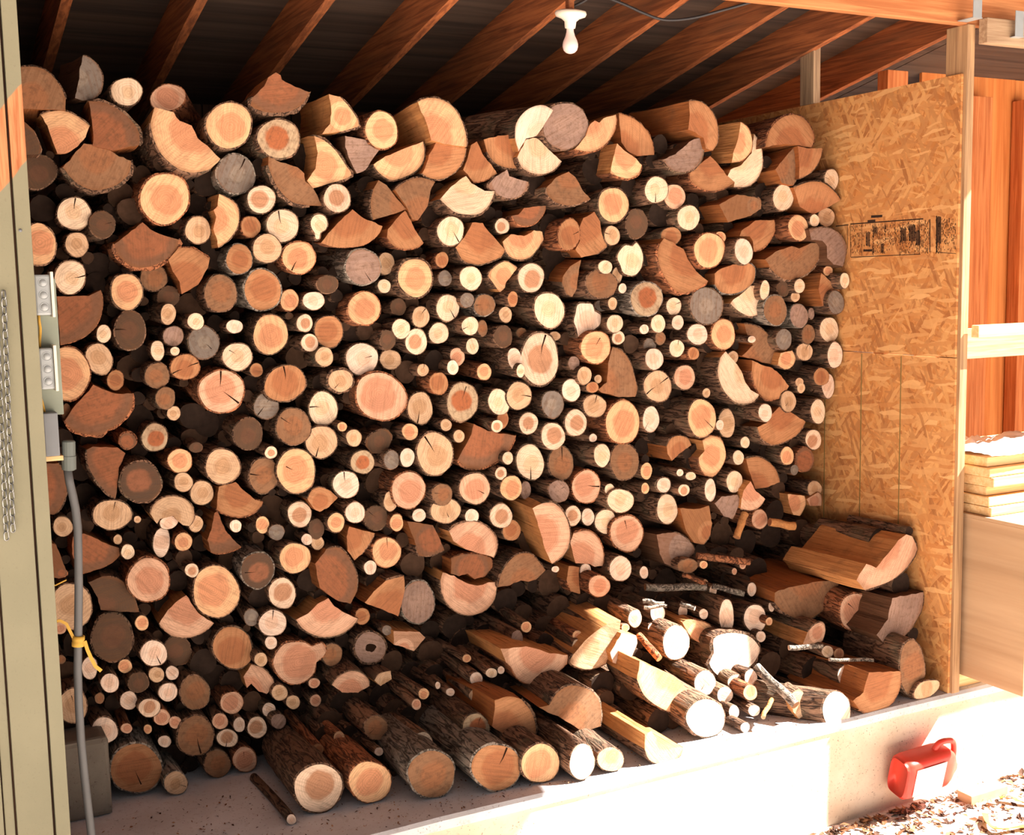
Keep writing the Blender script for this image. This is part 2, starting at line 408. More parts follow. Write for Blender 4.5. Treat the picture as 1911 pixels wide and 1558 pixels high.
# printed grade stamp on the upper sheet: ruled boxes full of unreadable small print
def wp(cx, cy): # position in the stamp close-up -> wall
    p = on_x(1560+cx/7.6, 380+cy/7.6, XW); return p.y, p.z
st = MB()
def ink(c, d, t=5):
    (y0, z0), (y1, z1) = wp(*c), wp(*d)
    dy, dz = y1-y0, z1-z0; l = math.hypot(dy, dz); h = t/7.6*0.0026/2
    ny, nz = -dz/l*h, dy/l*h; x = XW-0.0006
    st.add([(x, y0+ny, z0+nz), (x, y1+ny, z1+nz), (x, y1-ny, z1-nz), (x, y0-ny, z0-nz)], [(0, 1, 2, 3)])
for c, d, t in (((0, 320), (180, 300), 14), ((205, 290), (1240, 215), 16), ((215, 760), (1200, 716), 10), ((205, 300), (212, 760), 7), ((1185, 220), (1185, 716), 10),
                ((1430, 170), (1430, 690), 20), ((1430, 690), (1705, 708), 7), ((500, 185), (660, 175), 34), ((450, 250), (560, 240), 30), ((390, 665), (515, 662), 30),
                ((165, 310), (165, 640), 8), ((370, 300), (370, 740), 7), ((530, 280), (530, 735), 7), ((700, 270), (700, 560), 7), ((840, 250), (840, 500), 7), ((1335, 220), (1335, 690), 16)):
    ink(c, d, t)
r2 = random.Random(9)
for xx in range(215, 1700, 17):
    if 1345 < xx < 1420: continue
    for seg in range(r2.randint(10, 17)):
        y0 = r2.uniform(300 - (xx-215)*0.07, 690)
        if 380 < xx < 520 and r2.random() < 0.75: continue
        if 700 < xx < 900 and y0 > 520 and r2.random() < 0.8: continue
        if xx > 1510 and y0 > 560 and r2.random() < 0.8: continue
        l = r2.choice((14, 18, 26, 34))
        ink((xx, y0), (xx+r2.uniform(-2, 2), y0+l), r2.choice((6, 9, 12)))
for (x0, x1, y0, y1) in ((430, 485, 400, 610), (920, 1000, 340, 540), (1040, 1130, 300, 540), (1440, 1500, 180, 560), (1140, 1190, 380, 600), (540, 600, 330, 420), (640, 680, 560, 700)):
    for xx in range(x0, x1, 12): ink((xx, y0+r2.uniform(-14, 14)), (xx, y1+r2.uniform(-14, 14)), 12)
s_o = st.build('printed_stamp', M_INK); s_o.parent = wr; s_o.matrix_parent_inverse = wr.matrix_basis.inverted()
s_o['label'] = 'black printed grade stamp with small unreadable lettering'

for (y0, y1, x0, z1, mat, lab) in ((YF-0.012, YF+0.105, XW+0.013, 2.96, M_CORNER, 'pale corner stud at the front edge of the strand board wall'),
                                  (4.70, 4.80, XW-0.002, 3.19, M_STUDG, 'grey weathered stud rising above the strand board beside the log pile')):
    o = MB().bevbox((x0, y0, 0.003 if y0 < 4 else 2.757), (x0+0.045, y1, z1), 0.003).build('wall_stud', mat)
    tag(o, lab, 'stud')
p = on_y(1278, 148, 5.75); q = on_y(1296, 148, 5.75)
o = MB().bevbox((p.x, 5.75, 2.0), (q.x+0.02, 5.83, rz(5.8)-0.002), 0.003).build('wall_stud', M_STUDG)
tag(o, 'short thin grey stud behind the top of the log pile', 'stud')
o = MB().bevbox((on_y(1657, 145, 5.1).x, 5.1, 0), (on_y(1695, 145, 5.1).x, 5.18, on_y(1675, 131, 5.1).z), 0.004).build('wall_stud', M_STUDR)
tag(o, 'rusty orange stud end showing over the strand board wall', 'stud')

# the bay to the right of the wall
w = tag(empty('wall_front_right', (5.5, 5.1, 0)), kind='structure')
xs_ = [5.5, 6.3, 7.3, 8.4]
for i in range(3):
    kid(MB().box((xs_[i]+0.003, 5.30+0.003*(i % 2), 0), (xs_[i+1]-0.003, 5.32, 3.9)), 'plywood_panel', M_PLY, w)
for (a, c) in ((1809, 1846), (1904, 1925)):
    p = on_y(a, 450, 5.2); q = on_y(c, 450, 5.2)
    o = MB().bevbox((p.x, 5.2, 0), (q.x, 5.29, 2.95), 0.003).build('bay_stud', M_STUDR)
    tag(o, 'reddish upright stud behind the white rail' if a < 1850 else 'reddish upright stud at the far end of the white rail', 'stud')
w = tag(empty('added_shade_wall', (7.3, 4.6, 0)), kind='structure')  # unseen wall, added to keep the sun off the bay's plywood
for i in range(3): kid(MB().box((7.3, 3.9+i*0.5, 0), (7.32, 3.9+i*0.5+0.496, 3.7)), 'plywood_panel', M_PLY, w)
za, zb, zc = on_y(1850, 606, 3.70).z, on_y(1850, 629, 3.70).z, on_y(1850, 667, 3.80).z
o = MB().bevbox((4.21, 3.70, zb), (6.6, 3.74, za), 0.003).build('bay_rail', M_PALE); tag(o, 'pale sunlit horizontal rail across the right hand bay', 'rail')
zt = on_y(1850, 632, 3.80).z
o = MB().bevbox((4.21, 3.80, zc), (6.6, 3.84, zt+0.05), 0.003).build('bay_rail', M_GIRT); tag(o, 'grey weathered board just under the sunlit rail', 'rail')
z0, z1 = on_y(1830, 78, 3.70).z, on_y(1830, 44, 3.70).z
o = MB().bevbox((4.215, 3.70, z0), (6.6, 3.745, z1+0.03), 0.003).build('bay_rail', M_GIRT); tag(o, 'pale board fixed under the header beam of the right bay', 'rail')
for px, py in ((1822, 12), (1900, 48)):
    p = on_y(px, py, 3.68)
    o = MB().box((p.x-0.025, 3.672, p.z-0.045), (p.x+0.025, 3.675, p.z+0.06)).box((p.x-0.025, 3.672, p.z-0.048), (p.x+0.03, 3.755, p.z-0.045)).build('joist_hanger', M_STEEL)
    tag(o, 'galvanised metal joist hanger on the header beam' if px < 1850 else 'galvanised metal bracket on the board under the header beam', 'bracket')

# plywood bench box with a stack of boards
bx0 = 4.235
zb, zt = on_x(1905, 1299, bx0).z, on_x(1905, 986, bx0).z
yb = on_x(1905, 1299, bx0).y
bench = empty('plywood_bench', (bx0, yb, 0)); tag(bench, 'plain plywood bench box with a stack of boards on it', 'bench')
kid(MB().bevbox((bx0, yb-0.01, zb), (bx0+0.016, 4.7, zt), 0.002), 'side_panel', M_BENCH, bench)
kid(MB().bevbox((5.6, yb-0.01, zb), (5.616, 4.7, zt), 0.002), 'side_panel', M_BENCH, bench)
kid(MB().bevbox((bx0+0.017, 4.68, zb), (5.599, 4.696, zt), 0.002), 'back_panel', M_BENCH, bench)
kid(MB().bevbox((bx0-0.004, yb-0.015, zt+0.001), (5.63, 4.7, zt+0.017), 0.002), 'top_panel', M_BENCH, bench)
kid(MB().bevbox((bx0+0.02, 3.80, 0.002), (5.6, 3.88, zb+0.02), 0.002), 'skid', M_PALE, bench)
kid(MB().bevbox((bx0+0.02, 4.5, 0.002), (5.6, 4.58, zb+0.02), 0.002), 'skid', M_PALE, bench)
z = zt+0.018
BL = ['bottom', 'second', 'third', 'fourth', 'fifth', 'top']
for i in range(6):
    th = 0.042 + 0.003*(i % 2)
    y0 = on_x(1855 - 5*((i*7) % 3), 900, bx0+0.04).y + rng.uniform(-0.01, 0.01)
    o = MB().bevbox((bx0+0.03+rng.uniform(-.012, .012), y0, z), (5.5, y0+0.42+rng.uniform(0, .1), z+th-0.002), 0.004).build('lumber_board', M_PALE)
    tag(o, BL[i] + ' pale pine board of the stack on the plywood bench', 'board', 'boards stacked on the bench'); z += th
def rag():
    b = MB(); n_, m_ = 34, 22
    for i in range(n_):
        for j in range(m_):
            x = bx0+0.02 + i*0.02; y = y0-0.06 + j*0.02
            h = 0.028*(noise.noise(Vector((x*9, y*9, 3)))+0.6) + 0.03*abs(noise.noise(Vector((x*22, y*22, 7))))
            edge = min(i, n_-1-i, j, m_-1-j)
            b.v.append(Vector((x+0.008*noise.noise(Vector((x*30, y*30, 1))), y, z+0.003+(h if edge > 0 else h*0.5))))
    for i in range(n_-1):
        for j in range(m_-1): b.f.append((i*m_+j, (i+1)*m_+j, (i+1)*m_+j+1, i*m_+j+1)); b.m.append(0)
    return b
tag(rag().build('crumpled_cloth', plain('pale_pink_cloth', (236, 214, 204), 0.9, 0.1), smooth=True), 'crumpled pale cloth lying on top of the board stack', 'cloth')

# ---------------------------------------------------------------- left: painted corner boards, electrics, chain
YB = YF - 0.02
def xb(px, py): return on_y(px, py, YB).x
wf = tag(empty('wall_front', (0.2, YB, 0)), kind='structure')
e_r = (xb(39, 0)+xb(133, 1558)+xb(74, 800))/3
e_t = (xb(7.5, 0)+xb(101, 1558)+xb(46, 800))/3
e_l = xb(31, 1545)
for (x0, x1, dy) in ((e_t+0.0035, e_r, 0.0), (e_l+0.003, e_t-0.0035, 0.004), (e_l-0.03, e_l-0.003, 0.012), (e_l-0.5, e_l-0.034, 0.006)):
    o = kid(MB().bevbox((x0, YB+dy, ZG), (x1, YB+0.045, 3.18), 0.003), 'painted_board', M_PAINT, wf)
kid(MB().box((e_l-0.5, YB+0.03, ZG), (e_r-0.004, YB+0.05, 3.17)), 'backing_board', M_BACK, wf)
# upright grey-green plate board with the metal boxes on it
X0 = e_r + 0.003
def zy(py, px=90): return on_y(px, py, YF+0.04).z
xp = on_y(112, 680, YF+0.11).x
o = MB().bevbox((X0, YF+0.09, zy(778)), (xp, YF+0.11, zy(520)), 0.002).build('mounting_plate', M_PLATE)
tag(o, 'grey green upright mounting plate behind the metal boxes', 'plate')
def ebox(py0, py1, pxl, pxr, lab):
    t = empty('electrical_box', (X0, YF+0.05, zy((py0+py1)/2))); tag(t, lab, 'electrical box')
    x1 = on_y(pxr-6, (py0+py1)/2, YF+0.03).x; x2 = on_y(pxr, (py0+py1)/2, YF+0.03).x
    z0, z1 = zy(py1), zy(py0)
    kid(MB().bevbox((X0, YF+0.03, z0), (x1, YF+0.085, z1), 0.006), 'box_body', M_STEEL, t)
    kid(MB().bevbox((x1+0.0005, YF+0.022, z0-0.006), (x2, YF+0.088, z1+0.008), 0.002), 'cover_plate', plain('cover_edge', (224, 216, 200), 0.5), t)
    for k in range(3):
        zc_ = z0 + (z1-z0)*(0.2+0.3*k)
        M = Matrix.Translation(((X0+x1)/2+0.002, YF+0.0298, zc_)) @ Matrix.Rotation(math.pi/2, 4, 'X')
        ko = MB().lathe([(0.0, 0.0015), (0.0095, 0.0015), (0.0105, 0.0003), (0.0125, 0.0003), (0.013, 0.0014), (0.0138, 0.0)], M, 20)
        kid(ko, 'knockout', M_STEEL, t, True)
    return t
ebox(512, 588, 62, 101, 'upper galvanised electrical box with three round knockouts, beside the painted post')
ebox(649, 726, 68, 107, 'lower galvanised electrical box with three round knockouts, beside the painted post')
def wire(pts, r, name, lab):
    o = MB().tube([on_y(x, y, YF+d) for x, y, d in pts], r, 8).build(name, M_YELLOW, smooth=True); tag(o, lab, 'wire')
wire([(72, 588, .06), (73, 600, .06), (75, 612, .062), (75, 622, .07), (74, 634, .075), (74, 648, .07)], 0.0045, 'yellow_wire', 'short yellow wire between the two electrical boxes')
wire([(70, 727, .06), (74, 738, .06), (78, 750, .065), (81, 762, .07), (83, 770, .075)], 0.0045, 'yellow_wire', 'yellow wire running down from the lower electrical box')
z0, z1 = on_y(92, 852, YF+0.03).z, on_y(92, 771, YF+0.03).z
xr = on_y(110, 810, YF+0.03).x
t = empty('junction_box', (X0, YF+0.05, z0)); tag(t, 'dark grey junction box at the head of the conduit', 'junction box')
kid(MB().bevbox((X0+0.001, YF+0.03, z0), (xr, YF+0.088, z1), 0.003), 'box_body', M_STEELD, t)
kid(MB().bevbox((X0, YF+0.04, z0-0.016), (xr+0.01, YF+0.087, z0-0.001), 0.002), 'wooden_block', M_PALE, t)
cp = [(126, 876, .05), (130, 900, .05), (136, 925, .052), (141, 950, .055), (145, 985, .055), (146, 1030, .055), (147, 1100, .055), (146, 1180, .055), (145, 1250, .056), (147, 1310, .058), (151, 1380, .06), (158, 1450, .06), (165, 1510, .06), (173, 1575, .06), (180, 1640, .06)]
t = empty('conduit', on_y(150, 1300, YF+0.055)); tag(t, 'grey electrical conduit dropping down in front of the log pile', 'conduit')
kid(MB().tube([on_y(x, y, YF+d) for x, y, d in cp], 0.0125, 14), 'pipe', M_CONDUIT, t, True)
a, c = on_y(128, 822, YF+.052), on_y(129, 878, YF+.052)
kid(MB().tube([a, a+(c-a)*.04, a+(c-a)*.5, a+(c-a)*.52, a+(c-a)*.96, c], [0.016, 0.0195, 0.0195, 0.021, 0.021, 0.014], 14), 'connector', plain('connector_grey', (100, 106, 100), 0.6), t, False)
# yellow strap knotted round the conduit, with two tails
t = empty('yellow_strap', on_y(146, 1195, YF+.055)); tag(t, 'frayed yellow strap knotted around the grey conduit', 'strap')
cc = on_y(146, 1196, YF+.055)
prof_ = [(0.0135, -0.017), (0.0185, -0.016), (0.0195, -0.004), (0.0175, 0.0), (0.0195, 0.005), (0.0185, 0.016), (0.0135, 0.017)]
kid(MB().lathe(prof_, Matrix.Translation(cc) @ Matrix.Rotation(0.12, 4, 'Y'), 18), 'knot', M_YELLOW, t, True)
def ribbon(pts, w_, name, parent, mat=M_YELLOW):
    b = MB(); P = [Vector(p) for p in pts]
    for i, p in enumerate(P):
        tt = (P[min(i+1, len(P)-1)]-P[max(0, i-1)]).normalized(); s_ = tt.cross(Vector((0, 1, 0)))
        s_ = s_.normalized() if s_.length > 1e-4 else Vector((1, 0, 0))
        for sg in (-1, 1):
            for dd in (-0.0012, 0.0012): b.v.append(p + s_*sg*w_/2 + Vector((0, dd, 0)))
    for i in range(len(P)-1):
        k = i*4
        b.f += [(k, k+4, k+6, k+2), (k+1, k+3, k+7, k+5), (k, k+1, k+5, k+4), (k+2, k+6, k+7, k+3)]; b.m += [0]*4
    b.f += [(0, 2, 3, 1), (len(b.v)-4, len(b.v)-3, len(b.v)-1, len(b.v)-2)]; b.m += [0, 0]
    return kid(b, name, mat, parent) if parent else b
ribbon([on_y(x, y, YF+.045) for x, y in ((158, 1196), (163, 1212), (170, 1228), (178, 1243), (189, 1252))], 0.011, 'tail', t)
ribbon([on_y(x, y, YF+.05) for x, y in ((100, 1160), (112, 1158), (124, 1164), (130, 1176), (137, 1190))], 0.009, 'tail', t)
ribbon([on_y(x, y, YF+.07) for x, y in ((95, 1092), (104, 1092), (112, 1088), (124, 1082))], 0.004, 'frayed_thread', t)
cb = MB().bevbox((0.262, 4.38, 0.003), (0.585, 4.56, 0.30), 0.02)
cb.v = [v + Vector((noise.noise(v*30), noise.noise(v*30+Vector((5, 0, 0))), 0))*0.012 for v in cb.v]
tag(cb.build('concrete_stub', concrete('rough_old_concrete', (112, 102, 90), (132, 122, 108), (84, 72, 60))), 'rough grey concrete stub on the slab behind the conduit', 'concrete block')
# steel chain: two strands hanging on the painted board
ch = empty('hanging_chain', on_y(18, 775, YB-0.01)); tag(ch, 'steel chain hanging doubled on the painted board', 'chain')
M_CH = plain('chain_steel', (150, 150, 146), 0.35, 0.5, 0.9)
def link_mesh():
    b = MB(); pts = []
    for k in range(13):
        a = 2*math.pi*k/12; pts.append(Vector((0.0075*math.cos(a), 0, 0.0075*math.sin(a) + (0.006 if math.sin(a) > 0 else -0.006))))
    b.tube(pts, 0.0023, 6, cap=False); return b
lm = link_mesh().build('chain_link', M_CH, smooth=True)
first = True
for (xa, ya, xc, yc, nl) in ((7, 550, 24, 985, 30), (-8, 552, 12, 1000, 30)):
    for k in range(nl):
        f_ = k/(nl-1); p = on_y(xa+(xc-xa)*f_, ya+(yc-ya)*f_, YB-0.010)
        l = lm if first else lm.copy()
        if not first: col.objects.link(l)
        first = False
        l.parent = ch; l.location = p - ch.location; l.rotation_euler = (0, 0.04, 0.5 if k % 2 else -0.95)
nail = on_y(38, 430, YB)
kid(MB().lathe([(0.0, -0.003), (0.005, -0.002), (0.005, 0.001)], Matrix.Translation(nail) @ Matrix.Rotation(-math.pi/2, 4, 'X'), 10), 'nail_head', M_STEELD, wf, True)

# ---------------------------------------------------------------- lamp and cable
bl = on_y(1064, 60, 4.05)
M_CER = plain('white_porcelain', (238, 226, 206), 0.35, 0.5, 0, 0.04)
M_BULB = plain('frosted_bulb', (240, 214, 204), 0.25, 0.5, 0, 0.03)
k_ = 4.0/2225*1.05
sp = 0.00184                                # metres per pixel at the lamp
t = empty('bulb_holder', bl); tag(t, 'white porcelain lamp holder with a bare unlit bulb under the rafters', 'lamp')
zt_ = bl.z
kid(MB().lathe([(0.0, .066), (.035, .066), (.058, .060), (.061, .050), (.056, .040), (.034, .032), (.0225, .022), (.021, .004), (.0195, -.002), (.013, -.004), (0, -.004)], Matrix.Translation((bl.x, bl.y, bl.z+0.016)) @ Matrix.Rotation(0.12, 4, 'X'), 28), 'porcelain_base', M_CER, t, True)
kid(MB().lathe([(.0135, .012), (.0135, 0.0), (.0145, -.012), (.019, -.028), (.0265, -.044), (.0300, -.058), (.0295, -.068), (.0255, -.080), (.017, -.088), (.008, -.0915), (0, -.0922)], Matrix.Translation(bl + Vector((0, 0, 0.012))), 28), 'bulb', M_BULB, t, True)
kid(MB().box((bl.x-0.07, bl.y-0.05, rz(bl.y)-0.012), (bl.x+0.07, bl.y+0.05, rz(bl.y)-0.001)).box((bl.x-0.012, bl.y-0.012, bl.z+0.07), (bl.x+0.012, bl.y+0.012, rz(bl.y)-0.01)), 'mounting_block', M_RAFTER, t)
def smooth_pts(P, n=6):
    out = []
    for i in range(len(P)-1):
        p0, p1, p2, p3 = (P[max(0, i-1)], P[i], P[i+1], P[min(len(P)-1, i+2)])
        for k in range(n):
            u = k/n
            out.append(0.5*((2*p1) + (p2-p0)*u + (2*p0-5*p1+4*p2-p3)*u*u + (3*p1-p0-3*p2+p3)*u**3))
    out.append(P[-1]); return out
ca = smooth_pts([on_y(x, y, d) for x, y, d in ((1070, 12, 4.06), (1090, 2, 4.05), (1110, -12, 4.04), (1128, -6, 4.03), (1165, 8, 4.0), (1200, 24, 3.98), (1240, 37, 3.96), (1290, 34, 3.93), (1345, 20, 3.9), (1400, 4, 3.87), (1440, -14, 3.85), (1470, -40, 3.84))])
o = MB().tube(ca, 0.0055, 8).build('electric_cable', M_BLACK, smooth=True); tag(o, 'black electric cable sagging under the rafters to the lamp holder', 'cable')
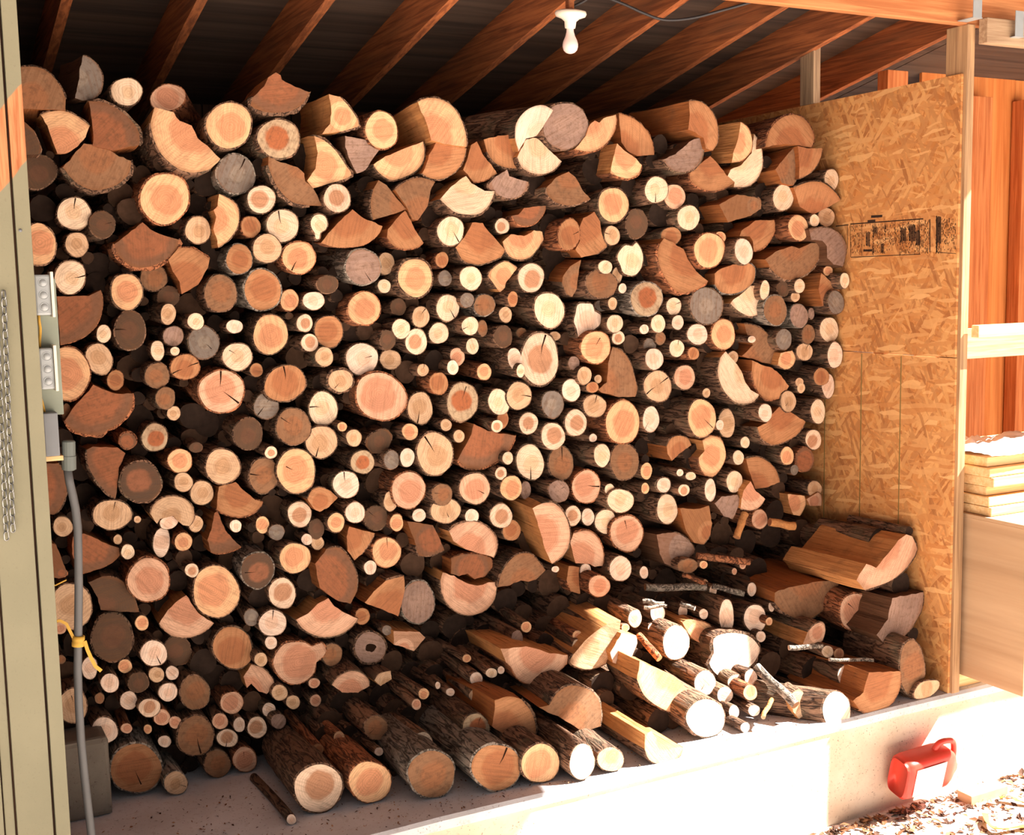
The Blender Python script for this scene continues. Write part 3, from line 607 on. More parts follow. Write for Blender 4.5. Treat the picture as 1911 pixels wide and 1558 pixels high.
# ---------------------------------------------------------------- the woodpile
# Every log was measured on the photograph.  "@x y s" gives the corner and magnification of the close-up the
# numbers below it were read in.  R = round end: centre, radii, turn, colour.  P = split end: colour, first and last
# corner of the bark side, corners.  S = stick seen from the side: two ends, radius, colour.
# Options after "|": y = metres nearer(-)/farther(+) than the pile face, Y = distance fixed by what the log lies on, L = length, b = bark, k = crack.
DATA = """
@0 80 4.7775
P t 0 4 180,215 330,215 440,270 540,390 585,500 580,600 430,590 180,590
P g 0 5 740,110 820,145 890,230 915,330 890,440 830,505 740,515 670,490 700,350 715,220 |bn
R 1128 435 135 125 0 c
R 1495 490 155 120 15 q |t.35,-.12 y.1
P o 0 4 360,640 430,615 560,605 680,650 800,740 760,840 690,920 600,985 510,990 470,880 420,740
P r 0 5 790,520 920,530 1050,590 1170,690 1240,800 1240,910 1000,960 830,920 830,780 810,640 |b.15 y.02
P t 4 11 750,895 830,910 980,960 1060,1010 1170,1050 1150,1160 1050,1260 900,1310 780,1300 660,1230 600,1160 560,1110 650,1010 |b.2
P d 1 3 205,690 300,780 370,950 340,995 205,1000
R 330 1150 170 150 0 d |y.05
@0 0 3.74
P o 6 11 1080,745 1215,785 1250,845 1340,880 1380,960 1540,1105 1470,1180 1350,1205 1240,1175 1130,1080 1070,960 1050,860 |b.1 y-.03
R 1150 1385 168 178 0 o |b.1
@400 80 4.7775
R 130 735 200 205 0 o |b.1
P r 4 11 545,265 590,290 600,330 720,390 850,440 790,540 700,600 600,620 480,620 370,590 320,560 350,480 440,390 480,310 |b.2
R 575 855 185 175 0 h |b.1
R 190 1170 168 172 0 g |bg k60
R 420 1395 123 125 0 p
P t 7 11 485,1010 560,1050 740,1110 800,1160 810,1230 880,1290 960,1450 850,1450 700,1420 580,1310 510,1180 480,1090 |b.2
P o 1 5 1020,455 1120,480 1210,580 1280,690 1290,740 1130,790 960,815 1030,720 1045,600 |b.15
R 1490 780 145 165 15 o |y-.02
P o 0 5 890,830 980,870 1080,960 1170,1090 1220,1180 1080,1240 880,1295 830,1230 900,1120 925,980 |b.18
P G 3 6 1165,830 1330,860 1420,900 1485,935 1400,1050 1350,1130 1270,1165 1210,1050 1170,930 |b.02
P o 0 7 1860,880 1875,980 1850,1080 1770,1160 1640,1215 1560,1220 1460,1150 1420,1085 1530,1010 1700,940
R 1095 1385 120 125 0 p
@400 0 3.74
P t 5 7 1145,1255 1200,1290 1270,1380 1340,1460 1230,1500 1110,1535 1090,1420 1110,1320
P t 0 3 1260,1325 1340,1265 1440,1240 1540,1270 1510,1330 1490,1440 1470,1470 1420,1540 1380,1530 1340,1440
P o 0 6 1420,710 1480,685 1570,690 1660,740 1720,830 1755,930 1760,1025 1600,1005 1510,975 1480,850 1445,780 |b.1 y-.02
P O 2 7 1555,985 1620,1010 1760,1035 1740,1110 1690,1190 1600,1245 1510,1245 1450,1210 1480,1140 1500,1080
@800 80 4.7775
P c 3 9 330,1185 380,1250 500,1320 590,1320 570,1380 520,1470 430,1529 260,1520 180,1470 100,1395 200,1280 |b.12 y-.03
P O 3 5 430,880 490,1010 560,1090 610,1165 500,1225 400,1240 310,1130 350,1020 380,910
R 1235 740 200 205 0 G |t-.95,0 L.45 b.1 y-.02
P w 9 4 780,720 860,610 960,560 1040,560 1110,600 1050,700 960,830 870,850 800,970 770,850 |b.03 y-.01
P c 2 7 960,845 1070,950 1185,1055 1120,1130 1020,1170 920,1160 830,1110 790,1020 830,940 870,860 |y-.02
P O 5 8 490,860 620,830 760,810 780,930 800,1060 810,1120 680,1110 580,1060 520,970 |y.04
P o 0 5 1670,640 1670,730 1620,850 1540,930 1440,970 1300,950 1400,830 1440,720 1480,690 1520,710 1560,670 |b.1
@900 0 3.74
P O 0 4 955,790 1060,830 1130,890 1180,970 1200,1080 1080,1090 1010,1050 970,990 960,870 |y.03
@800 80 4.7775
P o 3 7 1680,900 1770,980 1850,1030 1900,1090 1870,1170 1780,1210 1690,1190 1620,1160 1640,1050 |b.15 L.5
P G 2 8 700,1130 720,1190 890,1240 870,1310 800,1370 700,1385 600,1340 530,1280 600,1190 |b.15
P t 3 8 1250,1145 1310,1200 1370,1310 1440,1390 1350,1430 1250,1450 1130,1420 1060,1350 1050,1290 1140,1200 |b.1
@900 0 3.74
R 915 1430 103 122 0 o |b.12
@1200 80 4.7775
P O 0 6 410,520 500,520 590,580 650,680 670,800 660,900 620,960 560,940 540,850 470,800 405,770 415,640 |L.5
P G 1 8 430,870 520,840 540,930 520,1040 470,1110 380,1150 280,1140 210,1090 180,1040 290,990 350,940 |b.12 y-.03
P o 0 5 870,705 940,760 970,850 970,950 920,1020 860,1060 790,1065 810,960 850,850 |y-.05
P c 0 6 990,810 1040,890 1065,1000 1060,1120 1010,1220 930,1280 810,1285 815,1240 755,1190 780,1130 880,1090 970,980
P O 0 7 1090,930 1130,780 1220,680 1330,640 1430,670 1500,760 1525,860 1500,935 1400,915 1250,900
P O 2 6 1380,920 1480,940 1600,940 1580,1030 1530,1120 1460,1180 1390,1210 1395,1080 |y-.01
P t 2 4 1290,990 1340,940 1380,1030 1390,1150 1340,1270 1240,1250 1180,1130 |y-.02
P O 3 8 600,1010 650,1060 740,1170 815,1245 740,1290 620,1320 500,1290 420,1220 420,1160 530,1060 |b.1
R 120 1310 105 115 0 c |k-90
R 280 1370 95 110 0 q |y.03
R 1250 1380 92 115 0 c
R 1680 1220 60 100 0 c |y.03
P O 0 4 1340,1290 1480,1240 1610,1250 1720,1340 1760,1400 1640,1470 1520,1529 1400,1460
P t 2 4 680,1440 840,1350 960,1370 1050,1400 1050,1480 960,1540 760,1600 |b.1
@0 380 4.7775
R 350 365 148 185 0 o |b.1
R 662 90 150 145 0 c |b.1 k80
R 910 185 115 120 0 d
R 685 365 100 110 0 y
P r 3 11 1270,165 1340,230 1500,300 1590,320 1580,390 1500,480 1400,540 1290,570 1180,560 1090,500 1040,430 1020,360 1140,270 |b.2
R 1765 235 110 125 0 y |y.02
P O 0 2 1590,395 1720,400 1870,490 1850,570 1770,720 1620,810 1600,700 1540,600 1500,500 |b.1
R 625 655 135 150 0 c |k10
R 1370 660 120 115 0 t |y.04
R 1130 785 138 163 15 o |b.12
P r 2 7 510,830 790,820 900,770 915,900 880,1050 800,1150 680,1220 540,1260 520,1000 |b.05
R 1500 830 95 95 0 d |y.06
R 1500 985 65 95 -10 y
R 1745 1050 72 75 0 c
R 1160 1130 138 170 0 d |k175
R 925 1160 65 78 0 c
R 1815 1240 138 145 0 g
R 1545 1180 88 90 0 G
R 1405 1310 58 92 0 c |y.02
R 1560 1315 40 40 0 c
R 885 1385 115 140 20 y
R 745 1325 28 28 0 g |y.08
R 1650 1455 128 113 0 O |k20 k200
@0 0 1
R 126 697 42 49 0 o |b.08 y-.02
@400 380 4.7775
P o 0 6 43,-86 120,-50 197,10 220,110 200,220 120,330 35,390 20,300 -10,230 15,120 -5,60 30,20 |b.1
R 325 205 85 95 0 O
R 610 195 138 147 0 c |k100
P c 0 10 860,160 890,110 940,95 990,120 1008,180 990,230 945,260 935,310 905,315 895,260 870,220 |b.2
P O 2 7 1235,50 1330,130 1500,200 1450,290 1330,370 1180,390 1060,385 950,350 1040,240 1130,140 |b.03
P O 3 7 1700,60 1740,130 1790,230 1865,350 1810,390 1700,405 1590,370 1540,300 1550,230 1620,140 |b.1
R 470 400 130 125 20 y
R 755 480 145 145 0 o |k240
R 222 495 118 130 0 O |bg
R 1325 565 153 160 0 G |bg
R 1530 535 75 100 0 y |y.03
R 1790 660 150 172 0 o |b.15
R 55 800 140 168 0 t
R 430 770 160 185 0 O |bg
R 1010 720 93 80 0 d |y.02
R 1515 735 58 60 0 c |y.03
R 670 860 80 95 0 o
R 885 865 100 78 0 w
R 1335 935 143 150 0 o |b.1
R 1640 920 68 75 0 d |y.05
R 805 1065 70 80 0 p
R 1840 1010 75 95 0 y |k50
R 180 1095 73 60 0 w
R 500 1165 155 175 0 o |b.08
R 1020 1140 123 143 0 O |y.03
R 1665 1115 80 88 0 c
R 850 1240 77 78 0 p
R 1545 1215 68 88 0 d |b.15 y.02
R 1800 1230 98 113 0 p
R 205 1365 130 125 0 c
R 980 1365 78 88 0 y
R 1315 1385 140 145 0 w
R 1570 1390 95 85 0 y |y.04
R 670 1000 35 30 0 d |y.08
@800 380 4.7775
R 195 245 118 130 0 c |k-60
P O 3 9 480,170 520,230 600,320 680,410 650,470 560,510 470,540 380,535 300,500 240,390 320,300 390,170 |b.08
R 655 200 62 70 0 p |b.15
P r 3 8 800,100 850,40 940,25 1045,20 1030,80 970,160 880,200 790,180 740,110 |b.1
P o 4 9 730,270 850,290 940,240 1010,250 1025,320 970,400 900,480 810,500 720,470 680,410 660,340
R 1250 275 93 145 -10 O
P O 3 4 1480,70 1530,160 1540,260 1590,380 1500,450 1360,480 1310,410 1350,330 1340,220 1380,130
R 1635 285 70 85 0 y |k170
R 1855 180 95 130 0 d |y.03
P c 0 10 1680,470 1720,400 1760,370 1820,380 1850,345 1890,400 1911,480 1890,580 1830,640 1740,620 1710,550 |b.12
R 118 500 57 70 0 O
R 145 665 60 70 0 g |y.04
R 375 665 100 105 0 c
P o 7 2 640,530 700,515 790,570 740,640 690,700 680,750 640,790 610,760 570,700 530,640 570,580
R 912 660 117 127 0 p
R 1575 565 62 60 0 c |y-.02
R 1540 715 140 125 0 t |b.1
R 1680 640 45 75 0 y |y.04
P t 3 5 1360,500 1340,590 1320,760 1280,830 1230,800 1190,700 1200,640 1260,560
R 1728 755 35 45 0 w
R 170 930 100 120 0 c |k-60
R 342 860 62 65 0 g
R 497 905 93 95 0 t |bg
R 750 850 45 68 0 O
R 1640 890 40 55 0 y |y.04
R 1075 950 130 160 10 c |b.12
R 1540 910 60 50 0 g |y.05
R 685 990 57 70 0 y
P w 0 12 1330,900 1400,890 1460,900 1480,960 1530,990 1530,1070 1490,1110 1430,1160 1390,1220 1340,1200 1320,1120 1295,1050 1310,980 |b.15
R 90 1155 88 92 0 c
R 370 1090 75 80 0 c |k200
R 480 1110 45 70 0 t |y.03
R 1660 1070 72 80 0 c
R 665 1185 83 95 0 d
R 830 1155 45 48 0 t |y.04
R 1690 1195 58 60 0 p |y.02
R 1490 1280 130 145 0 o |b.08
R 1125 1180 50 40 0 y |y.04
R 390 1270 57 70 0 c
R 990 1385 170 230 0 p |k75 y-.01
R 255 1365 65 80 0 q
R 215 1460 50 65 0 w |y-.03
R 495 1500 62 75 0 o
R 770 1390 62 105 15 w |y-.05
R 820 1490 35 60 0 c |y-.05
R 1295 1420 50 58 0 G
P t 0 5 1640,1280 1720,1310 1790,1400 1830,1529 1860,1650 1840,1720 1700,1725 1540,1680 1510,1660 1590,1590 1600,1420 |b.08 y.02
@1200 380 4.7775
R 405 125 98 110 0 c
R 690 300 48 52 0 o |y.04
R 250 290 90 80 0 O |y.05
P O 5 12 190,310 270,350 360,410 420,530 480,610 580,690 500,750 400,790 300,780 210,680 150,560 130,450 150,360 |b.12
R 590 415 136 153 0 o |b.1
R 897 425 77 118 8 w |y-.02
P O 1 5 1000,150 1170,145 1175,240 1120,350 1040,410 985,420 980,330 950,290 860,290 880,240 950,190
R 1385 215 85 118 10 o |b.08
R 1530 150 42 55 0 c
R 1635 120 75 80 0 y |y.03
P G 0 5 1480,230 1640,215 1740,260 1800,340 1810,440 1780,560 1700,540 1640,480 1640,380 1600,330 1500,320 |y.02
P t 5 11 1090,500 1180,430 1330,375 1390,400 1500,350 1590,345 1580,450 1520,570 1430,640 1300,680 1200,640 1130,570 |b.12
R 1690 490 32 35 0 c |y-.03
R 1650 600 42 42 0 o
P O 1 2 1590,615 1680,700 1755,775 1690,850 1600,912 1565,760 |y-.03
R 1798 685 42 68 0 c
R 1720 880 70 105 10 g
P O 3 9 640,620 700,580 800,545 940,530 995,570 990,680 930,750 820,800 700,790 640,720 |bg y.03
R 565 910 148 160 0 g |b.1
P c 5 11 810,850 900,790 960,730 1010,730 1040,800 1090,860 1090,920 1040,980 960,1005 890,980 830,940 780,890 |b.15
R 1085 770 42 85 -8 c |y-.02
R 1250 760 55 65 0 d |y.04
R 1395 735 48 62 0 c
R 1358 830 40 45 0 y
R 1180 950 100 135 0 t |bg
R 1390 1000 78 108 10 G |bg
R 1500 980 28 50 0 G |y.04
R 30 850 138 153 0 h |bg
R 275 915 65 80 0 c |k20
R 135 1070 65 78 0 c
R 310 1060 52 65 0 w
R 485 1165 90 92 0 w
R 715 1165 107 133 0 o
R 155 1200 45 60 0 t |y.04
R 10 1120 42 42 0 w
P t 0 5 900,1070 1000,1090 1100,1150 1180,1270 1220,1370 1190,1430 1080,1420 1000,1390 880,1360 980,1260 930,1170
R 970 1210 35 30 0 w |y-.03
R 1255 1210 72 90 0 g
R 1475 1165 57 85 0 t
R 1660 1125 82 112 0 c |b.08
R 300 1290 65 78 0 c |k80
R 450 1335 50 55 0 O
R 100 1385 80 95 0 w
R 1440 1320 75 75 0 y |k60
P o 1 5 1230,1330 1330,1310 1360,1380 1330,1450 1270,1475 1200,1440 1210,1390
R 1712 1350 65 118 0 w
R 800 1370 50 55 0 y |y.04
R 60 1270 55 70 0 g |y.05
@0 680 4.7775
R 1030 140 73 90 0 O
R 1400 100 105 115 0 t |b.12
P r 3 11 830,180 950,240 1050,260 1180,260 1185,340 1150,430 1060,530 960,580 900,630 760,620 640,580 580,500 640,400 720,320 790,240 |b.12
R 1475 300 85 100 0 t
R 1550 435 60 62 0 y
R 1380 650 113 125 0 h
R 1140 680 72 72 0 r |b.25
P r 6 11 830,735 1050,740 1115,790 1090,860 1060,920 1050,1050 1030,1190 960,1150 880,1060 810,960 780,860 775,760 |b.12
R 1255 1050 180 180 0 D |b.12
R 1605 860 110 105 0 o
R 1635 1050 82 85 0 y
R 1800 1145 100 110 0 y |y.02
R 1000 1340 178 128 0 y
R 1225 1382 32 30 0 y
P y 0 7 1340,1330 1370,1250 1450,1190 1550,1175 1650,1200 1720,1280 1730,1370 1690,1440 1630,1430 1570,1380 1550,1350 1430,1380 1400,1420
R 1505 1410 85 55 15 w |y.01 L.2
R 1745 1420 63 75 0 y
R 560 1445 85 90 0 y
P r 1 5 340,890 520,880 590,1000 590,1150 540,1280 480,1340 360,1330 |y.02
R 590 420 40 70 0 t |y.03
R 1750 740 58 45 0 d |y.02
@0 970 4.7775
R 1440 200 74 132 -8 w
R 1635 195 78 80 0 o
@400 970 4.7775
P r 7 10 -60,180 -20,60 0,-60 30,-80 60,0 100,90 180,190 240,240 150,280 50,300 -30,290 |b.1
@400 680 4.7775
R 375 50 58 60 0 O
R 1860 50 50 55 0 y |k70
R 65 240 206 183 0 q |k85 k-40
R 630 170 185 158 20 O |k95
R 1125 145 108 100 0 y |b.25
R 1485 285 238 198 -35 q |b.08 y-.03
R 465 370 112 115 0 g |k50 k230
R 970 395 130 148 0 c |k175
R 1835 390 108 145 0 y |k-100
R 705 555 155 160 0 t |b.08
R 300 620 132 138 0 d
R 955 690 138 145 0 y |k-110 y.02
R 1245 655 68 75 0 y
P d 0 7 1345,720 1370,650 1440,600 1530,580 1580,630 1570,700 1540,770 1500,800 1400,790
R 1140 555 42 42 0 o
R 1745 600 72 72 0 o
R 505 785 55 55 0 p
R 730 950 173 195 0 o |b.08
R 1320 870 103 105 0 h
R 1580 850 65 85 0 g |b.15
R 1720 830 63 85 0 w |y-.02
R 75 910 155 152 20 y
R 440 990 130 155 0 t |k170 y.02
P O 2 8 190,1050 260,1120 370,1210 430,1230 380,1300 280,1350 180,1355 80,1330 20,1290 30,1180 40,1090
R 1175 1070 115 120 0 w |k95
R 1730 1120 148 163 0 q |b.1
P O 0 3 830,1200 870,1120 950,1095 1040,1130 1100,1190 1020,1270 940,1315 890,1290
R 1570 1220 60 88 0 y |y-.02
R 760 1335 104 115 0 p |b.1
R 1255 1320 85 95 0 w
R 1825 1345 60 58 0 w
R 1440 1370 100 110 0 d
R 1625 1410 60 75 0 o |b.12
R 1085 1410 75 85 0 o |b.12
R 430 1430 60 75 0 o
R 190 1440 52 55 0 w
R 910 1470 65 90 0 d |y.03
@400 970 4.7775
R 555 110 72 68 0 g |y.03
R 825 175 48 50 0 w
R 920 205 58 60 0 y |y.02
@800 680 4.7775
R 1388 100 63 80 0 y
R 55 795 160 190 0 y |k120
R 90 170 80 100 0 O
R 300 335 133 178 -10 h |b.08
R 625 335 93 115 15 c |y-.02
R 805 280 108 125 0 y |k-10
R 1270 230 82 98 0 w
R 1105 355 98 120 0 g |b.1
R 1460 205 55 48 0 O
R 1510 130 32 38 0 y
R 1480 370 103 98 0 y |k70
R 1730 515 153 188 0 o |b.08
R 1310 520 100 115 0 p |b.1
R 1108 640 105 120 0 p |b.1
R 890 525 85 95 0 p
R 610 550 52 55 0 p |y-.03
R 660 490 50 80 0 O |y.02
R 155 540 50 52 0 y
R 270 640 50 55 0 y
P r 3 9 400,530 500,580 600,610 775,635 740,720 680,810 580,880 450,930 340,920 260,850 330,720 380,620
R 705 835 48 55 0 c
R 905 870 123 155 12 c |k-90
R 1465 655 35 37 0 w
R 1545 810 70 105 0 c |y-.02
R 1745 865 128 160 0 t
R 1180 880 108 148 0 t |k90 y.02
R 645 970 52 58 0 p
R 410 1105 133 140 0 q |b.1
R 735 1100 95 110 0 o |b.08
R 865 1120 45 78 0 G |y.02
R 1405 1090 123 148 0 q |b.1 k-10
R 1160 1130 93 95 0 G |b.1
R 1615 1115 45 50 0 c
R 1710 1215 117 105 0 c
R 120 1160 88 98 0 t |y-.02
R 150 1305 133 108 0 y
R 385 1355 62 65 0 w
R 645 1350 97 110 0 p
P q 1 8 930,1280 1010,1240 1100,1230 1180,1290 1240,1400 1260,1520 1240,1640 1190,1710 1100,1776 1050,1680 1010,1550 970,1400 |L.5 y-.08
R 1285 1350 72 90 0 p
R 1420 1360 57 75 0 w
R 1575 1400 95 105 0 c
R 740 1480 80 90 0 O
@800 970 4.7775
P q 0 5 1290,120 1400,95 1480,130 1540,220 1560,320 1550,410 1480,420 1440,390 1310,390 1280,270 1265,200 |y-.05
R 1765 120 143 160 20 q |y-.02
P q 0 7 180,100 240,50 330,20 440,20 540,80 600,160 610,250 580,335 460,300 330,260 220,190
@1200 680 4.7775
R 30 950 50 75 0 o
R 20 1105 35 48 0 o
P c 6 13 735,-120 780,-60 840,0 890,90 910,160 960,230 1035,270 990,330 900,350 820,335 740,260 690,170 665,60 690,-60 |L.5 y-.03
P O 5 10 975,-40 1050,0 1150,30 1230,100 1300,190 1260,260 1180,310 1100,310 1030,250 990,160 970,60
R 1590 110 68 80 0 O |y-.02
R 130 195 125 135 0 y |k30 k210
R 370 115 95 105 0 q |b.1
R 565 255 35 42 0 y
R 70 490 73 115 0 w
R 525 480 122 172 0 o |b.08 y-.02
R 745 525 75 125 0 y |y.03
R 685 540 35 45 0 w |y-.02
P O 3 8 1150,440 1230,365 1290,410 1450,510 1380,620 1260,690 1150,715 1050,650 1020,560 1100,520
R 1090 430 60 80 0 w |y-.04
R 1295 330 70 92 0 y |y.02
R 1395 160 35 42 0 y
R 1410 210 35 45 0 y |y.02
R 1650 190 55 110 0 w
R 1560 420 62 112 0 c
R 1520 670 70 88 0 p
R 910 695 40 52 0 c
R 850 830 48 65 0 c
R 1285 815 58 82 0 o
R 1440 850 80 110 0 r |y.04
R 1350 940 35 45 0 g
P o 0 9 530,680 600,640 690,660 730,750 735,830 690,930 620,1000 540,970 500,880 500,830 550,770 |b.08
P O 0 4 210,730 250,660 320,635 400,660 430,720 330,790 260,860 220,800
R 330 965 30 32 0 w
R 425 995 48 35 0 c
R 185 1075 62 65 0 w |b.2
R 365 1120 50 52 0 p
R 600 1120 50 100 0 w
R 815 1045 70 98 0 c
P O 0 4 920,840 1020,825 1120,870 1190,950 1220,1050 1090,1100 1000,1110 980,1040 950,960 |b.1 y.02
P q 2 5 960,1040 1000,1120 1090,1200 1040,1270 960,1300 870,1285 880,1200 900,1120 |y-.05
R 215 1290 92 130 0 c
P O 4 5 330,1280 480,1290 590,1260 615,1420 600,1520 540,1605 460,1590 380,1480 |y-.02
R 1040 1380 68 88 0 q
S O 1130 1405 1350 1440 48 |y-.02
P o 1 3 1290,1155 1440,1170 1450,1250 1400,1350 1340,1340 1300,1240
P q 1 3 1460,1200 1560,1140 1590,1170 1590,1260 1490,1260
R 1530 1110 65 70 0 y |y.03
P G 1 3 700,1180 840,1160 860,1230 800,1380 720,1350 640,1240
S O 910 1330 835 1540 42
@0 970 4.7775
P r 3 5 400,200 500,220 540,320 590,450 600,490 520,520 400,510
P r 3 8 750,120 840,160 940,210 1060,250 1060,320 1000,380 900,430 770,470 700,480 640,300 650,150 |b.05
R 1050 175 38 42 0 y
R 1140 285 60 65 0 c
R 1325 535 190 190 0 q
R 1710 450 60 62 0 p
R 640 770 178 205 0 y |b.08
P d 1 5 790,560 900,510 1030,515 1140,590 1200,700 1240,820 1060,820 900,800 870,700 |b.05
R 1000 1050 183 210 0 d
R 1265 920 58 68 0 o
P q 3 8 1660,670 1720,770 1790,850 1905,920 1830,990 1700,1045 1560,1040 1470,990 1420,925 1500,800 1590,720 |b.06
R 1370 1190 118 115 0 w |k-70 y-.02
R 1580 1170 125 130 0 d |y.12
R 535 965 55 55 0 q |y-.02
R 545 1245 40 40 0 t |y.05
R 800 1320 70 100 0 w
R 1115 1305 60 62 0 o
R 980 1455 80 85 0 w
R 1395 1380 68 68 0 y
R 1535 1365 58 62 0 w
R 1235 1450 90 88 0 d
@400 970 4.7775
R 15 640 203 233 0 o |b.07
R 385 450 145 158 0 D |bg
R 720 340 140 130 0 o |b.08
R 605 655 120 135 0 p
P r 1 5 900,390 1000,260 1120,250 1220,370 1270,500 1270,640 1215,750 1080,710 940,610 |b.08
P O 1 3 1200,60 1430,120 1390,200 1310,310 1250,360 1190,280 1180,150
R 1535 290 130 130 0 o |b.08
R 1390 425 57 62 0 w
P r 3 6 1720,10 1950,50 2000,150 2050,270 1950,310 1830,320 1800,230
R 520 920 123 115 0 w |k80
P q 3 9 1015,700 1070,770 1160,830 1280,880 1230,950 1120,1020 980,1045 850,1010 770,950 730,890 840,830 920,750 |b.1
R 1320 860 63 75 0 O
P O 7 0 1690,500 1700,620 1670,750 1640,860 1500,800 1340,740 1420,640 1530,540
R 1815 735 143 193 0 G |bg
R 165 1140 168 193 20 O
R 505 1095 52 60 0 w
R 330 870 65 75 0 g
R 415 1245 57 62 0 y
P q 0 14 560,1180 620,1110 720,1090 810,1095 870,1130 960,1095 1000,1170 970,1220 910,1270 890,1360 820,1430 720,1465 620,1430 550,1350 525,1260 |b.08
R 1050 1200 88 98 0 t |y.03
R 1390 1140 140 135 0 G |b.18 h.35
R 1540 985 42 45 0 g
P q 3 4 1600,990 1830,1000 1880,1050 1780,1170 1700,1140 1600,1110
P q 1 4 260,1400 330,1290 430,1320 510,1400 540,1470 470,1550 400,1529 330,1460 290,1500
R 890 1455 50 45 0 q
@480 1238 4.7775
P q 0 5 665,190 720,120 820,70 920,80 990,140 1000,200 900,260 760,260
P y 0 2 1045,150 1090,90 1190,65 1200,140 1100,200
@800 970 4.7775
P q 5 13 130,470 230,500 330,560 430,590 530,560 605,555 600,660 560,750 480,820 360,850 250,820 160,740 115,640 105,540 |b.06
P r 0 5 200,350 290,310 460,310 560,360 550,440 480,510 410,530 350,480 270,500 200,480
P t 0 6 620,600 640,500 700,390 790,310 900,300 980,370 1040,450 960,530 890,550 820,540 700,590 |b.1
R 1130 440 33 28 0 w
P O 4 5 1250,410 1340,420 1340,540 1350,660 1270,640 1230,540
R 1398 450 48 60 0 w
R 1520 590 98 93 0 q
R 1710 435 95 113 0 w |b.1
R 1920 470 38 55 0 w
P y 5 9 1480,1000 1590,930 1710,900 1700,1010 1620,1150 1580,1280 1450,1330 1340,1320 1260,1270 1290,1200 1390,1080 |L.62
R 870 955 47 47 0 o |L.5
R 790 1055 50 70 0 G |L.6
R 1325 1030 42 42 0 o |L.6
R 1320 1130 40 65 0 c |L.6
R 1505 960 57 48 0 c
R 1400 1030 25 25 0 o
R 340 1235 38 36 0 o |L.6
R 425 1420 55 63 0 w |L.6
R 560 1365 50 43 0 c |L.65
R 645 1340 30 35 0 w
R 80 1475 25 32 0 w |L.5
P q 5 14 640,1150 760,1140 870,1130 960,1150 1080,1190 1240,1205 1230,1280 1170,1340 1120,1400 1050,1450 950,1470 850,1450 780,1400 740,1320 690,1270 660,1210 |b.06
P w 2 4 1720,1010 1850,1030 1860,1100 1810,1220 1760,1320 1640,1270 1620,1180
R 1840 880 60 78 0 c |L.5
R 1755 960 35 35 0 o
@860 1238 4.7775
P t 1 7 700,395 790,370 850,270 960,200 1100,215 1200,280 1250,400 1245,560 1090,610 900,490 |L.5
R 1335 855 118 106 0 y |L.55
R 710 890 168 172 20 o |L.5
R 1080 875 110 160 0 w |L.5
R 315 925 213 208 0 O |bg k60 L.5
P O 2 6 300,330 420,290 540,320 620,420 665,540 665,640 630,710 530,690 400,640 280,560 300,450 |b.15
R 135 570 118 123 0 h |b.12 L.6
R 130 285 55 55 0 y |L.55
@900 1142 3.74
P o 4 8 1100,340 1180,380 1330,440 1440,540 1410,640 1340,700 1230,660 1130,580 1080,470 |L.25
P y 4 9 1135,850 1180,830 1225,900 1290,945 1400,945 1385,1000 1320,1045 1235,1060 1165,1030 1135,960 |L.6 Y3.77 b.1
R 1555 495 73 88 0 w
S c 1090 160 1235 325 30
R 1560 740 138 128 0 w
@1240 1150 4.7775
R 640 590 75 75 0 w
R 540 700 68 73 0 w
R 770 545 55 75 0 w
R 765 680 60 70 0 o
R 620 850 45 60 0 w
R 720 990 40 45 0 w
R 800 840 50 50 0 w
P w 0 10 440,200 560,150 740,170 830,250 850,310 790,420 700,480 560,540 470,520 400,420 440,330 |b.15
S t 820 450 1170 790 52
S y 960 740 880 900 26
P y 0 4 1120,700 1200,650 1270,740 1270,850 1200,915 1150,850 |L.08
R 860 180 42 48 0 w
R 1455 315 52 52 0 c |L.55
R 1555 335 45 50 0 o |L.5
R 1610 530 65 90 0 w |L.5
S w 1470 385 1860 392 22 |y-.05
@1400 1142 3.74
P O 1 6 830,420 1050,415 1045,530 1000,620 930,690 850,712 760,680 720,620 790,560 |L.4 Y3.80
R 598 695 93 148 5 w |b.1 Y3.79 t-.8,0 L.34
R 1100 380 32 42 0 w |L.5
R 1130 390 88 190 0 t |y.03
P q 1 5 365,235 400,140 455,85 510,75 525,130 505,200 470,240
P y 0 5 1145,560 1200,490 1310,480 1315,530 1250,590 1160,605 |L.07 Y3.85
@1400 760 3.74
R 740 1430 113 133 0 q |b.1
P G 1 5 990,1330 1210,1290 1200,1400 1150,1500 1080,1590 950,1670 880,1590 960,1480
P q 0 5 1130,900 1165,990 1120,1080 1060,1150 960,1220 800,1275 740,1210 810,1090 880,1120 930,1060 980,1000 1030,930 1090,890 |L.5
P t 3 9 170,1290 300,1250 500,1210 620,1210 600,1290 520,1400 430,1470 330,1475 220,1420 170,1360 |L.5
R 558 1050 38 40 0 c |L.5
R 683 1075 38 38 0 c |L.5
R 600 1145 28 28 0 o |L.5
R 760 1130 25 38 0 o |L.5
R 705 1205 25 38 0 o |L.5
R 805 1080 16 20 0 c
R 605 1085 15 20 0 w
@1200 970 4.7775
R 890 400 28 40 0 q |L.5
R 815 460 22 30 0 q |L.5
R 555 560 25 28 0 o |L.5
R 625 630 32 50 0 w |L.5
R 970 620 40 60 0 w |L.5
R 1145 775 25 45 0 w |L.5
R 540 400 35 35 0 o |L.5
R 75 965 30 42 0 w
R 205 930 38 38 0 w
R 130 830 65 80 0 w
R 540 840 40 45 0 w
R 355 820 40 60 0 w
R 745 860 65 150 0 w
R 1000 880 100 123 0 w |b.12
R 1125 905 30 35 0 o
R 295 1095 120 150 0 w
P o 1 4 340,900 450,890 560,920 640,980 610,1080 540,1120 430,1050
P G 1 5 120,130 280,110 380,160 460,260 430,320 330,390 250,410 190,390 150,300
R 400 410 90 60 0 t
S r 480 320 950 375 40
S w 0 725 190 748 24 |y-.03
